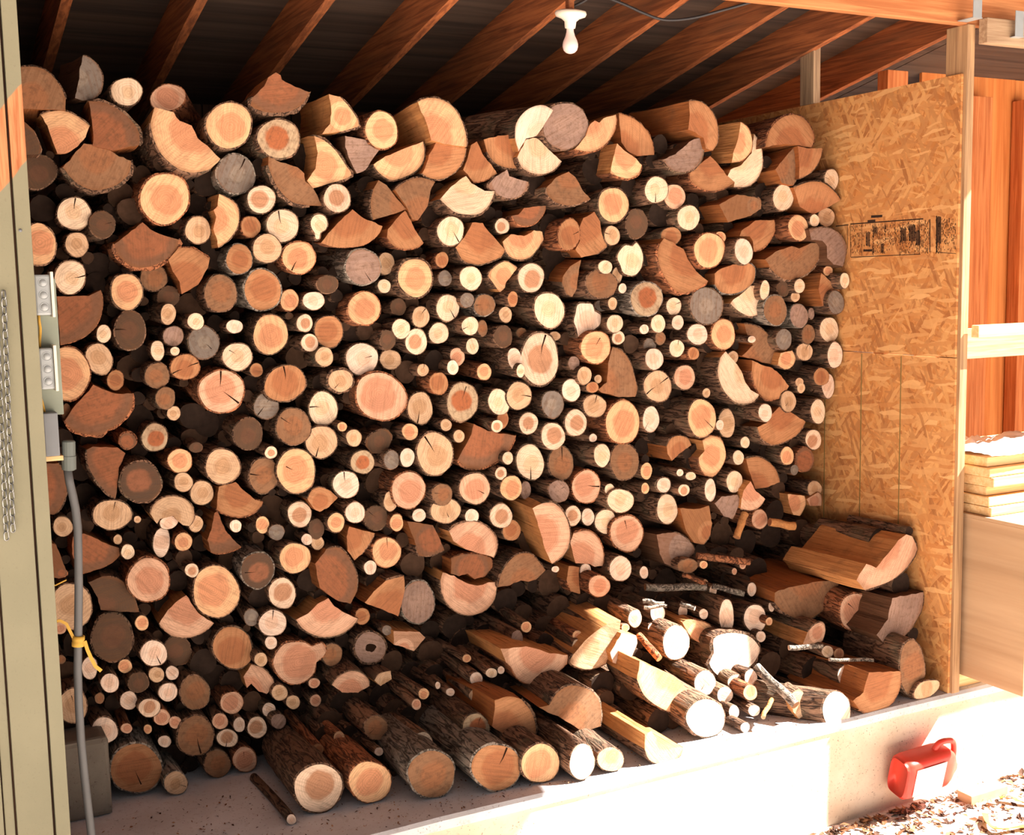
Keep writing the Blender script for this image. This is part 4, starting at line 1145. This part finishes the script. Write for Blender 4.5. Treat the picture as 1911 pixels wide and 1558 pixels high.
S w 10 780 210 770 20 |y-.03
S r 350 492 560 560 24
S g 620 590 900 660 34
S w 340 745 460 790 26 |y-.03
S t 20 600 560 600 40 |y.04
S w 1300 1140 1600 1125 30 |y-.03
@100 1238 4.7775
R 1020 255 83 82 0 w
R 410 310 42 48 0 t
R 670 330 78 80 0 w
R 855 395 100 80 0 p |y-.03
R 965 480 72 72 0 q |y.02
R 1085 525 55 55 0 q |y.02
R 1260 260 128 150 0 t |b.1
R 1590 350 100 100 0 q
R 1485 515 68 72 0 q
R 1655 545 52 65 0 w
R 1815 570 88 93 0 p
R 1550 665 95 78 0 p |k-100
R 1265 645 163 173 0 t |k-80
R 455 595 117 115 0 w |b.12
R 650 578 50 45 0 q
R 840 585 35 42 0 o
R 990 695 58 52 0 w
R 735 935 222 222 0 O |bg b.1
R 1090 1065 106 100 0 y |y-.06 bg
R 1460 895 115 120 0 t
R 1705 855 105 110 0 q
R 170 380 130 150 0 y
@480 1238 4.7775
R 105 412 60 60 0 w
R 200 260 72 68 0 y
R 320 345 62 60 0 y
R 190 515 65 68 0 G
R 520 330 48 55 0 q |y.05
R 545 1110 210 215 0 p |b.12 L.5
R 1005 1055 185 185 0 o |b.07
R 1555 985 212 203 0 t |bg b.1 L.5
R 1475 695 88 80 0 c |L.5
R 540 765 50 50 0 O
R 1085 785 38 38 0 w |L.45
R 1325 770 35 32 0 o |L.5
P o 0 3 840,820 900,770 945,790 945,850 890,915 845,870
R 730 655 48 50 0 o |L.5
R 305 1390 42 45 0 w |L.45
R 1485 270 48 48 0 o |L.6
R 1420 365 40 50 0 q |L.5
R 1610 195 22 32 0 w |L.5
R 1722 255 38 35 0 w |L.55
R 1060 575 105 105 0 t |L.55
"""
HX = [470, 590, 690, 800, 920, 1010, 1140, 1230, 1360, 1500, 1640, 1740]
HB = [1485, 1515, 1492, 1490, 1480, 1470, 1440, 1430, 1365, 1340, 1332, 1290]      # foot of the heap in the photo
HY = [4.50, 4.04, 4.04, 3.93, 3.86, 3.82, 3.81, 3.78, 3.90, 3.82, 3.79, 3.87]      # its distance, from the slab it lies on
HT = [1440, 1290, 1230, 1180, 1130, 1080, 1050, 1030, 1000, 985, 955, 945]         # where the heap meets the upright stack
FACE_Y = 4.50
def interp(x, X, V):
    if x <= X[0]: return V[0]
    for i in range(len(X)-1):
        if x <= X[i+1]: return V[i] + (V[i+1]-V[i])*(x-X[i])/(X[i+1]-X[i])
    return V[-1]
def pile_y(px, py):
    if px < HX[0]: return FACE_Y
    b_, t_, y_ = interp(px, HX, HB), interp(px, HX, HT), interp(px, HX, HY)
    f = min(1, max(0, (b_-py)/(b_-t_)))
    return y_ + (FACE_Y-y_)*f
def resample(P, bark):
    "corners -> closed outline of about 34 points, smooth along bark; returns points and a bark flag for each segment"
    n = len(P); per = sum((P[i]-P[(i+1) % n]).length for i in range(n)); step = per/34
    out, fl = [], []
    for i in range(n):
        a, c = P[i], P[(i+1) % n]; k = max(1, round((c-a).length/step)); isb = bark[i]
        p0, p3 = P[i-1], P[(i+2) % n]
        for j in range(k):
            u = j/k
            if isb:
                q0 = p0 if bark[i-1] else a; q3 = p3 if bark[(i+1) % n] else c
                v = 0.5*((2*a) + (c-q0)*u + (2*q0-5*a+4*c-q3)*u*u + (3*a-q0-3*c+q3)*u**3)
            else: v = a + (c-a)*u
            out.append(v); fl.append(isb)
    return out, fl
def fit_circle(pts):
    import numpy as np
    A = np.array([[2*p.x, 2*p.y, 1] for p in pts]); B = np.array([p.x**2+p.y**2 for p in pts])
    s = np.linalg.lstsq(A, B, rcond=None)[0]
    return Vector((s[0], s[1])), math.sqrt(max(1e-6, s[2]+s[0]**2+s[1]**2))
LOGS = []
def build_log(idx, kind, outline_px, bark, c_, opt, crx, cry, hpx):
    """outline_px: corners of the cut end in photo pixels; the end lies on the pile face and the log runs back from it"""
    R_ = random.Random(idx*7+1)
    Y = opt.get('Y')
    if Y is None:
        Y = pile_y(crx, cry + 0.5*hpx) + opt.get('y', 0) + R_.uniform(-0.03, 0.03)
    xm = max(outline_px, key=lambda q: q[0])           # keep every log on the pile side of the right wall
    Y = min(Y, on_x(xm[0], xm[1], XW-0.012).y) if xm[0] > 1350 else Y
    ym = max(outline_px, key=lambda q: q[1])           # and standing on the slab, not sunk into it
    if ym[1] > 1150: Y = max(YF+0.01, min(Y, on_z(ym[0], ym[1]+0.09*hpx, 0.004).y))
    P0 = on_y(crx, cry, Y)
    nrm = Vector((R_.uniform(-.05, .05), 1, R_.uniform(-.05, .05))).normalized()
    tl = opt.get('t')
    ax = (nrm + Vector((tl[0], 0, tl[1]))).normalized() if tl else nrm
    ex = ax.cross(Vector((0, 0, 1))).normalized(); ez = ex.cross(ax)
    o3 = Vector((0, 0, EYE)); L3 = []
    for (x, y) in outline_px:
        d = ray(x, y); t = (P0-o3).dot(nrm)/d.dot(nrm); L3.append(o3 + d*t - P0)
    P2 = [Vector((v.dot(ex), v.dot(ez))) for v in L3]
    area = sum(P2[i].x*P2[(i+1) % len(P2)].y - P2[(i+1) % len(P2)].x*P2[i].y for i in range(len(P2)))/2
    if area < 0:
        P2.reverse(); n = len(P2); bark = [bark[(n-2-i) % n] for i in range(n)]; area = -area
    req = math.sqrt(area/math.pi)
    pts, fl = resample(P2, bark)
    n = len(pts); round_ = all(fl)
    cen = sum(pts, Vector((0, 0)))/n
    if round_:
        pith = cen + Vector((R_.uniform(-.12, .12), R_.uniform(-.12, .12)))*req; prad = max((p-pith).length for p in pts)*0.98
    else:
        bp = [pts[i] for i in range(n) if fl[i] or fl[i-1]]
        pith, prad = fit_circle(bp) if len(bp) > 3 else (cen, req*1.4)
        if (pith-cen).length > 1.6*req or prad > 3*req: pith = cen + (pith-cen).normalized()*req*0.9; prad = max((p-pith).length for p in bp)
        for i in range(n):      # torn edges of split wood
            if not fl[i] and not fl[i-1]: pts[i] = pts[i] + Vector((R_.uniform(-1, 1), R_.uniform(-1, 1)))*req*0.022
    pts = [p-pith for p in pts]; cen = cen-pith
    org = P0 + ex*pith.x + ez*pith.y
    # cut-end offset along the axis when the end is sawn askew
    def wof(p):
        if not tl: return 0.0
        v = ex*(p.x) + ez*(p.y); return -v.dot(nrm)/ax.dot(nrm)
    L = opt.get('L', 0.38 + R_.uniform(-.03, .05))
    bt = opt.get('b', 0.1)*max(req, 0.02)
    rot = Matrix((ex, ax, ez)).transposed().to_4x4()
    small = req < 0.036
    bm_ = BARK[opt.get('bark') or ('r' if c_ in 'oOqr' and R_.random() < 0.55 else 'n')]
    sm_ = SPLIT['l' if c_ in 'ocwqpy' else ('m' if c_ in 'OrthD' else 'd')]
    # outward normals of the outline
    nor = []
    for i in range(n):
        d = pts[(i+1) % n]-pts[i-1]; v = Vector((d.y, -d.x)); nor.append(v.normalized() if v.length else Vector((0, 0)))
    K = 4 if small else 6
    bend = Vector((R_.uniform(-.02, .02), R_.uniform(-.02, .02)))
    def sec(p, k):  # outline point p at depth step k
        u = k/K; s = 1 - 0.07*u
        q = cen + (p-cen)*s + bend*u*u
        return Vector((q.x, wof(p) + u*(L - wof(p)) if k else wof(p), q.y))
    bv, bf = [], []
    # front rim + skin of bark
    def outer(i, k):
        h = noise.noise(Vector((pts[i].x*40+idx, k*1.7, pts[i].y*40)))
        b_ = bt*(0.75+0.6*h) if (fl[i] or fl[i-1]) else 0
        if not round_ and not (fl[i] and fl[i-1]): b_ *= 0.55
        q = pts[i] + nor[i]*max(b_, 0)
        v = sec(q, k)
        if k == 0: v.y += 0.002 + 0.006*abs(h)
        return v
    rows = [[sec(pts[i], 0) + Vector((0, 0.0006, 0)) for i in range(n)]] + [[outer(i, k) for i in range(n)] for k in range(K+1)]
    for r in rows: bv += r
    sv, sf = [], []
    for k in range(len(rows)-1):
        for i in range(n):
            j = (i+1) % n
            if fl[i]: bf.append((k*n+i, k*n+j, (k+1)*n+j, (k+1)*n+i))
    if not round_:
        idxs = [i for i in range(n) if not fl[i]]
        for i in idxs:
            j = (i+1) % n; b0 = len(sv)
            for q in (i, j):
                sv.append(sec(pts[q], 0))
                for k in range(1, K+1): sv.append(outer(q, k) if (fl[q] or fl[q-1]) else sec(pts[q], k) + Vector((R_.uniform(-.001, .001), 0, R_.uniform(-.001, .001))))
            for k in range(K): sf.append((b0+k, b0+k+1, b0+K+2+k, b0+K+1+k))
    bf.append(tuple((K+1)*n+i for i in range(n)))
    ev = [sec(p, 0) for p in pts]; ef = [tuple(range(n))]; em = [0]
    cracks = opt.get('k') or ([R_.uniform(0, 360)] if round_ and req > 0.04 and R_.random() < 0.3 else [])
    for a in cracks:   # drying cracks: thin dark wedges from the rim towards the pith
        a = math.radians(a); d = Vector((math.cos(a), math.sin(a)))
        far = max((p.dot(d) for p in pts if p.length and abs(p.normalized().cross(d) if False else p.x*d.y-p.y*d.x) < 0.35*req), default=req)*0.96
        s = Vector((-d.y, d.x))*req*(0.045 if opt.get('k') else 0.025)
        if not opt.get('k'): far *= R_.uniform(0.55, 1.0)
        b0 = len(ev); mid = d*far*0.5 + s*R_.uniform(-1, 1)
        for q in (d*far+s, d*far-s, mid-s*0.5, d*far*0.12, mid+s*0.5):
            v = sec(q, 0); v.y -= 0.0008; ev.append(v)
        ef.append((b0, b0+1, b0+2, b0+3, b0+4)); em.append(1)
    if opt.get('h'):
        b0 = len(ev)
        for q in range(14):
            a = 2*math.pi*q/14; r = req*opt['h']*(1+0.35*noise.noise(Vector((math.cos(a)*1.5, math.sin(a)*1.5, idx))))
            v = sec(cen+Vector((math.cos(a), math.sin(a)*0.8))*r, 0); v.y -= 0.0008; ev.append(v)
        ef.append(tuple(range(b0, b0+14))); em.append(1)
    M = Matrix.Translation(org) @ rot
    nm = 'round_log' if round_ else 'split_log'
    if small: nm = 'stick' if req < 0.03 else 'small_log'
    if small and round_:
        nb = len(bv)
        o = obj(nm, bv+ev, bf+[tuple(i+nb for i in f) for f in ef], [bm_, END[c_], CRACK], mi=[0]*len(bf)+[1+q for q in em])
        o.matrix_world = M; o['prad'] = prad; root = o
    else:
        root = empty(nm); root.matrix_world = M
        o1 = obj('bark', bv, bf, bm_, root); o1['prad'] = prad
        o2 = obj('cut_end', ev, ef, [END[c_], CRACK], root, mi=em); o2['prad'] = prad
        if sf: obj('split_face', sv, sf, sm_, root)
    LOGS.append(dict(o=root, P=P0, r=req, c=c_, round=round_, px=(crx, cry), name=nm, opt=opt, stick=False, rpx=req*F/((P0-o3).dot(fwd)), out=outline_px))
def build_stick(idx, c_, a, b_, r, opt):
    "a stick lying across: two end pixels, radius in pixels"
    cx, cy = (a[0]+b_[0])/2, (a[1]+b_[1])/2
    Ya = pile_y(*a)+opt.get('y', 0)-0.03; Yb = pile_y(*b_)+opt.get('y', 0)-0.06
    A, B = on_y(*a, Ya), on_y(*b_, Yb); rm = r*(A.y+B.y)/2/F*1.02
    d = (B-A); R_ = random.Random(idx)
    pts = [A + d*u + Vector((noise.noise(Vector((u*2, idx, 0))), 0, noise.noise(Vector((u*2, idx, 5)))))*0.012 for u in (0, .2, .4, .6, .8, 1)]
    root = empty('branch' if rm > 0.02 else 'stick', A)
    bmk = BARK['g' if c_ in 'gtw' else 'r']
    def loc(p): return p-A
    o1 = MB().tube([loc(p) for p in pts], [rm*(1+R_.uniform(-.08, .08)) for _ in pts], 14, cap=False).build('bark', bmk if c_ not in 'yO' else SPLIT['l'], root, True); o1['prad'] = rm
    e = MB()
    for p, s in ((pts[0], -1), (pts[-1], 1)):
        t = d.normalized(); u = t.orthogonal().normalized(); w_ = t.cross(u)
        e.add([loc(p)+t*s*0.001+(u*math.cos(k*math.pi/7)+w_*math.sin(k*math.pi/7))*rm*1.01 for k in range(14)], [tuple(range(14))])
    o2 = e.build('cut_end', END[c_], root); o2['prad'] = rm
    LOGS.append(dict(o=root, P=(A+B)/2, r=rm, c=c_, round=True, px=(cx, cy), name='branch', opt=opt, stick=True, rpx=r, out=[a, b_]))
def parse():
    x0 = y0 = 0.0; s = 1.0; idx = 0
    for ln in DATA.strip().splitlines():
        ln = ln.strip()
        if not ln: continue
        if ln[0] == '@': x0, y0, s = (float(v) for v in ln[1:].split()); continue
        body, _, tail = ln.partition('|'); opt = {}
        for t in tail.split():
            if t in ('bn', 'bg', 'br'): opt['bark'] = t[1]
            elif t[0] == 'k': opt.setdefault('k', []).append(float(t[1:]))
            elif t[0] == 't': opt['t'] = [float(v) for v in t[1:].split(',')]
            else: opt[t[0]] = float(t[1:])
        w = body.split(); idx += 1
        fx = lambda x, y: (x0+float(x)/s, y0+float(y)/s)
        if w[0] == 'R':
            cx, cy = fx(w[1], w[2]); rx, ry = float(w[3])/s, float(w[4])/s; a0 = math.radians(float(w[5])); R_ = random.Random(idx)
            ph = [R_.uniform(0, 6.28) for _ in range(3)]; out = []
            nn = 26 if max(rx, ry) > 12 else 18
            for k in range(nn):
                a = 2*math.pi*k/nn; m_ = 1 + 0.025*math.sin(2*a+ph[0]) + 0.02*math.sin(3*a+ph[1]) + 0.014*math.sin(5*a+ph[2])
                u, v = rx*math.cos(a)*m_, ry*math.sin(a)*m_
                out.append((cx + u*math.cos(a0) + v*math.sin(a0), cy - u*math.sin(a0) + v*math.cos(a0)))
            build_log(idx, 'R', out, [True]*nn, w[6], opt, cx, cy, ry)
        elif w[0] == 'P':
            P = [fx(*q.split(',')) for q in w[4:]]; n = len(P); i, j = int(w[2]), int(w[3])
            bark = [False]*n; k = i
            while k != j: bark[k] = True; k = (k+1) % n
            if (j+1) % n == i: bark = [True]*n
            ys = [p[1] for p in P]
            build_log(idx, 'P', P, bark, w[1], opt, sum(p[0] for p in P)/n, sum(ys)/n, (max(ys)-min(ys))/2)
        else:
            build_stick(idx, w[1], fx(w[2], w[3]), fx(w[4], w[5]), float(w[6])/s, opt)
parse()

# log ends added deeper in the pile, with the shade of the gaps in their colour
def inside(x, y, P):
    c = False; j = len(P)-1
    for i in range(len(P)):
        if (P[i][1] > y) != (P[j][1] > y) and x < (P[j][0]-P[i][0])*(y-P[i][1])/(P[j][1]-P[i][1])+P[i][0]: c = not c
        j = i
    return c
def fillers():
    R_ = random.Random(77); b = MB(); OUT = [(l['px'], l['rpx'], l['out']) for l in LOGS if not l['stick']]; done = []
    top = [(60, 260), (300, 300), (560, 290), (800, 280), (1000, 270), (1200, 260), (1480, 290), (1560, 400)]
    tx, ty = [t[0] for t in top], [t[1] for t in top]
    def segd(x, y, P):
        best = 1e9
        for i in range(len(P)):
            (ax, ay), (bx_, by) = P[i-1], P[i]; dx, dy = bx_-ax, by-ay; q = dx*dx+dy*dy
            u = 0 if q == 0 else max(0, min(1, ((x-ax)*dx+(y-ay)*dy)/q))
            best = min(best, math.hypot(x-ax-u*dx, y-ay-u*dy))
        return best
    cand = [(R_.uniform(70, 1720), R_.uniform(240, 1500)) for _ in range(5000)]
    for x, y in cand:
        if y < interp(x, tx, ty) or y > interp(x, HX, HB)-22 or (x > 1490 and y < 990) or (x < HX[0] and y > 1440): continue
        d = 60.0; ok = True
        for (c, r, P) in OUT:
            if abs(c[0]-x) > 140 or abs(c[1]-y) > 140: continue
            if inside(x, y, P): ok = False; break
            d = min(d, segd(x, y, P))
        if not ok or d < 5: continue
        if any(math.hypot(x-q[0], y-q[1]) < q[2]*0.9+d*0.5 for q in done): continue
        d = min(d, 20); done.append((x, y, d))
        Y = pile_y(x, y) + R_.uniform(0.07, 0.16)
        if x > 1350: Y = min(Y, on_x(x+d*1.3, y, XW-0.012).y)
        p = on_y(x, y, Y); rr = d*1.25*(p-Vector((0, 0, EYE))).dot(fwd)/F
        if p.z-rr < 0.004: rr = max(0.006, p.z-0.004)
        n = 14; ph = R_.uniform(0, 6)
        ring = [(math.cos(2*math.pi*k/n), math.sin(2*math.pi*k/n), 1+0.06*math.sin(3*2*math.pi*k/n+ph)) for k in range(n)]
        base = len(b.v); tx_, tz_ = R_.uniform(-.05, .05), R_.uniform(-.05, .05)
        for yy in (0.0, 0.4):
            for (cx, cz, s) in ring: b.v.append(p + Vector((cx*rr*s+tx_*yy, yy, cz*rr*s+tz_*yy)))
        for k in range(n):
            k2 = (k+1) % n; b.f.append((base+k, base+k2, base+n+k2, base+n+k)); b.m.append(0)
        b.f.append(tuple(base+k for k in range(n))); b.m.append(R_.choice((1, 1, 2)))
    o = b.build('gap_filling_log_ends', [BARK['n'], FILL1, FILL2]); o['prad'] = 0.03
    tag(o, 'dark log ends lying deep in the gaps of the pile', 'firewood', kind='stuff')
FILL1 = plain('gap_shade_dark_wood', (50, 38, 31), 0.9, 0.1, 0, 0.5, 40); FILL2 = plain('gap_shade_brown_wood', (74, 54, 41), 0.9, 0.1, 0, 0.5, 40)  # dark tones stand in for the shade deep between the logs
fillers()

# labels: what it looks like, where in the pile, and the neighbour it touches
CW = dict(c='cream', w='pale', y='tan', o='orange', O='rust', p='dark-hearted', q='pinkish', t='brown', r='russet', d='dark', D='red-hearted', g='grey', G='mauve grey', h='weathered')
def size_word(l):
    r = l['r']
    return 'large' if r > 0.085 else 'medium' if r > 0.055 else 'small' if r > 0.034 else 'thin'
def short(l): return f"{size_word(l)} {CW[l['c']]} {'branch' if l['stick'] else 'log' if l['round'] else 'split log'}"
def zone(l):
    x, y = l['px']
    if l['P'].y < 4.36: return 'in the sunlit heap' if x > 1080 else 'in the front heap'
    if x < 330: return 'near the post'
    if x > 1400: return 'near the strand board'
    z = l['P'].z
    return 'atop the pile' if z > 2.3 else 'high in the pile' if z > 1.75 else 'halfway up the pile' if z > 1.15 else 'low in the pile' if z > .55 else 'at the pile foot'
used = set()
for l in LOGS:
    near = sorted((q for q in LOGS if q is not l and (q['P']-l['P']).length - q['r'] - l['r'] < 0.05), key=lambda q: -q['r'])
    cands = []
    for q in near:
        dz = l['P'].z-q['P'].z; dx = abs(l['P'].x-q['P'].x)
        rel = 'above' if dz > dx else 'under' if -dz > dx else 'beside'
        cands.append(f"{short(l)} {zone(l)} {rel} a {short(q)}")
    cands = cands or [f"{short(l)} {zone(l)}"]
    lab = next((c for c in cands if c not in used), cands[0]); used.add(lab)
    tag(l['o'], lab, 'branch' if l['stick'] else l['name'].replace('_', ' '), 'firewood ' + zone(l))
# ---------------------------------------------------------------- things on the ground before the slab
M_RED = plain('red_plastic', (222, 62, 44), 0.4, 0.5, 0, 0.06)
M_LABEL = plain('jug_label_pale', (238, 226, 214), 0.6, 0.3, 0, 0.04)
jug = empty('red_jug', (3.95, 3.66, ZG)); tag(jug, 'red plastic jug with a pale label lying against the slab', 'jug')
a = on_y(1668, 1470, 3.70); jx0 = a.x
JL, JH, JD = 0.235, 0.17, 0.11              # body length, height, thickness
jz = on_y(1690, 1492, 3.66).z; print('jugz', jz, jx0)
jc = Vector((jx0, 3.68, jz+0.004+JH/2*1.12))
tilt = Matrix.Translation(jc) @ Matrix.Scale(1.15, 4) @ Matrix.Scale(1.15, 4, Vector((1, 0, 0))) @ Matrix.Rotation(-0.03, 4, 'Y') @ Matrix.Rotation(math.radians(14), 4, 'X')
b = MB(); secs = [(0.0, .86, .8), (0.008, .96, .95), (0.03, 1, 1), (0.17, 1, 1), (0.2, .97, .95), (0.225, .8, .75), (0.245, .52, .5), (0.258, .3, .4), (0.262, .26, .36)]
nn = 28
for (x, sh, sd) in secs:
    for k in range(nn):
        t_ = 2*math.pi*k/nn; cx_, sx_ = math.cos(t_), math.sin(t_)
        v = (abs(cx_)**0.5)*(1 if cx_ > 0 else -1)*JD/2*sd; u = (abs(sx_)**0.5)*(1 if sx_ > 0 else -1)*JH/2*sh
        u += (0 if x < 0.2 else -(1-sh)*JH*0.16)
        b.v.append(tilt @ Vector((x, v, u)))
for i in range(len(secs)-1):
    for k in range(nn): b.f.append((i*nn+k, i*nn+(k+1) % nn, (i+1)*nn+(k+1) % nn, (i+1)*nn+k)); b.m.append(0)
b.f += [tuple(range(nn)), tuple((len(secs)-1)*nn+k for k in range(nn))]; b.m += [0, 0]
kid(b, 'body', M_RED, jug, True)
hp = smooth_pts([Vector(v) for v in ((0.15, 0, JH/2-0.006), (0.165, 0, JH/2+0.02), (0.2, 0, JH/2+0.022), (0.235, 0, JH/2+0.005), (0.25, 0, 0.03), (0.245, 0, 0.0))])
kid(MB().tube([tilt @ p for p in hp], 0.013, 12), 'handle', M_RED, jug, True)
Mc = tilt @ Matrix.Translation((0.262, 0, -0.02)) @ Matrix.Rotation(math.pi/2, 4, 'Y')
kid(MB().lathe([(0, 0.03), (0.017, 0.03), (0.019, 0.026), (0.019, 0.002), (0.02, 0.0)], Mc, 18), 'cap', M_LABEL, jug, True)
yl = -JD/2-0.0016
lab = kid(MB().add([tilt @ Vector(v) for v in ((0.03, yl, -0.06), (0.165, yl, -0.06), (0.165, yl, 0.06), (0.03, yl, 0.06))], [(0, 1, 2, 3)]), 'label', M_LABEL, jug)
pr = MB(); pr2 = MB(); r3 = random.Random(5)
yq = yl-0.0006
for k in range(8):
    pr.add([tilt @ Vector((0.06+0.005*k, yq, -0.052)), tilt @ Vector((0.063+0.005*k, yq, -0.052)), tilt @ Vector((0.063+0.005*k, yq, 0.0-0.004*(k % 3))), tilt @ Vector((0.06+0.005*k, yq, 0.0-0.004*(k % 3)))], [(0, 1, 2, 3)])
for k in range(5):
    z_ = 0.012-0.007*k
    pr.add([tilt @ Vector((0.108, yq, z_)), tilt @ Vector((0.135, yq, z_)), tilt @ Vector((0.135, yq, z_-0.0035)), tilt @ Vector((0.108, yq, z_-0.0035))], [(0, 1, 2, 3)])
pr2.add([tilt @ Vector((0.14, yq, -0.02)), tilt @ Vector((0.158, yq, -0.02)), tilt @ Vector((0.158, yq, 0.015)), tilt @ Vector((0.14, yq, 0.015))], [(0, 1, 2, 3)])
for (mb, nm_, mt) in ((pr, 'small_print', plain('grey_print', (150, 132, 112), 0.7)), (pr2, 'red_panel', plain('red_print', (206, 84, 62), 0.6))):
    o = mb.build(nm_, mt); o.parent = lab; o.matrix_parent_inverse = (jug.matrix_basis @ jug.matrix_basis.inverted() @ Matrix.Translation(jug.location)).inverted()
p = on_y(1800, 1462, 3.64); q = on_y(1868, 1462, 3.64)
zb_ = ZG
o = MB().bevbox((p.x, 3.60, zb_+0.002), (q.x, 3.68, zb_+0.055), 0.004).build('wood_block', M_BENCH); tag(o, 'short grey brown wood block lying beside the red jug', 'block')
def ystrap(pts, lab_):
    P = smooth_pts([on_z(x, y, ZG+0.02+dz) for x, y, dz in pts], 5); bb = MB()
    for i, v in enumerate(P):
        tt = (P[min(i+1, len(P)-1)]-P[max(0, i-1)]).normalized(); s_ = tt.cross(Vector((0, 0, 1))).normalized()
        tw = 0.5*math.sin(i*0.35)
        s_ = s_*math.cos(tw) + Vector((0, 0, 1))*abs(math.sin(tw))
        for sg in (-1, 1):
            for dd in (0, 0.003): bb.v.append(v + s_*sg*0.014 + Vector((0, 0, dd)))
    for i in range(len(P)-1):
        k = i*4; bb.f += [(k, k+4, k+6, k+2), (k+1, k+3, k+7, k+5), (k, k+1, k+5, k+4), (k+2, k+6, k+7, k+3)]; bb.m += [0]*4
    bb.f += [(0, 2, 3, 1), (len(bb.v)-4, len(bb.v)-3, len(bb.v)-1, len(bb.v)-2)]; bb.m += [0, 0]
    tag(bb.build('yellow_strap', M_YELLOW), lab_, 'strap')
ystrap([(1838, 1518, 0), (1844, 1536, .01), (1862, 1546, .01), (1890, 1545, .005), (1925, 1540, 0)], 'yellow strap curling across the ground at the slab corner')
ystrap([(1866, 1489, .01), (1884, 1486, .02), (1900, 1494, .01), (1925, 1502, 0)], 'short loop of yellow strap beyond the wood block')
# leaf and bark litter along the foot of the slab, and sawdust crumbs on top of it
def litter(name, n, box_, mat, smin, smax, lab_, cat, seed, surf):
    b = MB(); r = random.Random(seed)
    for _ in range(n):
        x, y = r.uniform(box_[0], box_[1]), box_[2] + (box_[3]-box_[2])*r.random()**box_[4]
        s = r.uniform(smin, smax); a = r.uniform(0, 6.28); z_ = surf + r.uniform(0.001, smax*0.6)
        u = Vector((math.cos(a), math.sin(a), r.uniform(-.5, .5)))*s; w_ = Vector((-math.sin(a), math.cos(a), r.uniform(-.5, .5)))*s*r.uniform(.25, .6)
        c_ = Vector((x, y, z_)); nz = Vector((0, 0, s*0.15))
        b.add([c_-u, c_-w_+nz, c_+u, c_+w_+nz], [(0, 1, 2), (0, 2, 3)], r.randint(0, 2))
    o = b.build(name, mat); tag(o, lab_, cat, kind='stuff')
LM = [plain('leaf_brown', (128, 84, 58), 0.9, 0.1), plain('leaf_tan', (176, 134, 98), 0.9, 0.1), plain('leaf_dark', (84, 60, 48), 0.9, 0.1)]
litter('leaf_litter', 2600, (3.3, 6.0, YF-0.03, YF-0.55, 1.8), LM, 0.008, 0.028, 'brown dead leaves and bark bits along the foot of the slab', 'leaf litter', 3, ZG)
litter('bark_crumbs', 1600, (0.4, 4.1, YF+0.02, YF+0.6, 1.2), LM, 0.002, 0.008, 'bark crumbs and chips scattered on the concrete slab', 'wood chips', 8, 0.003)
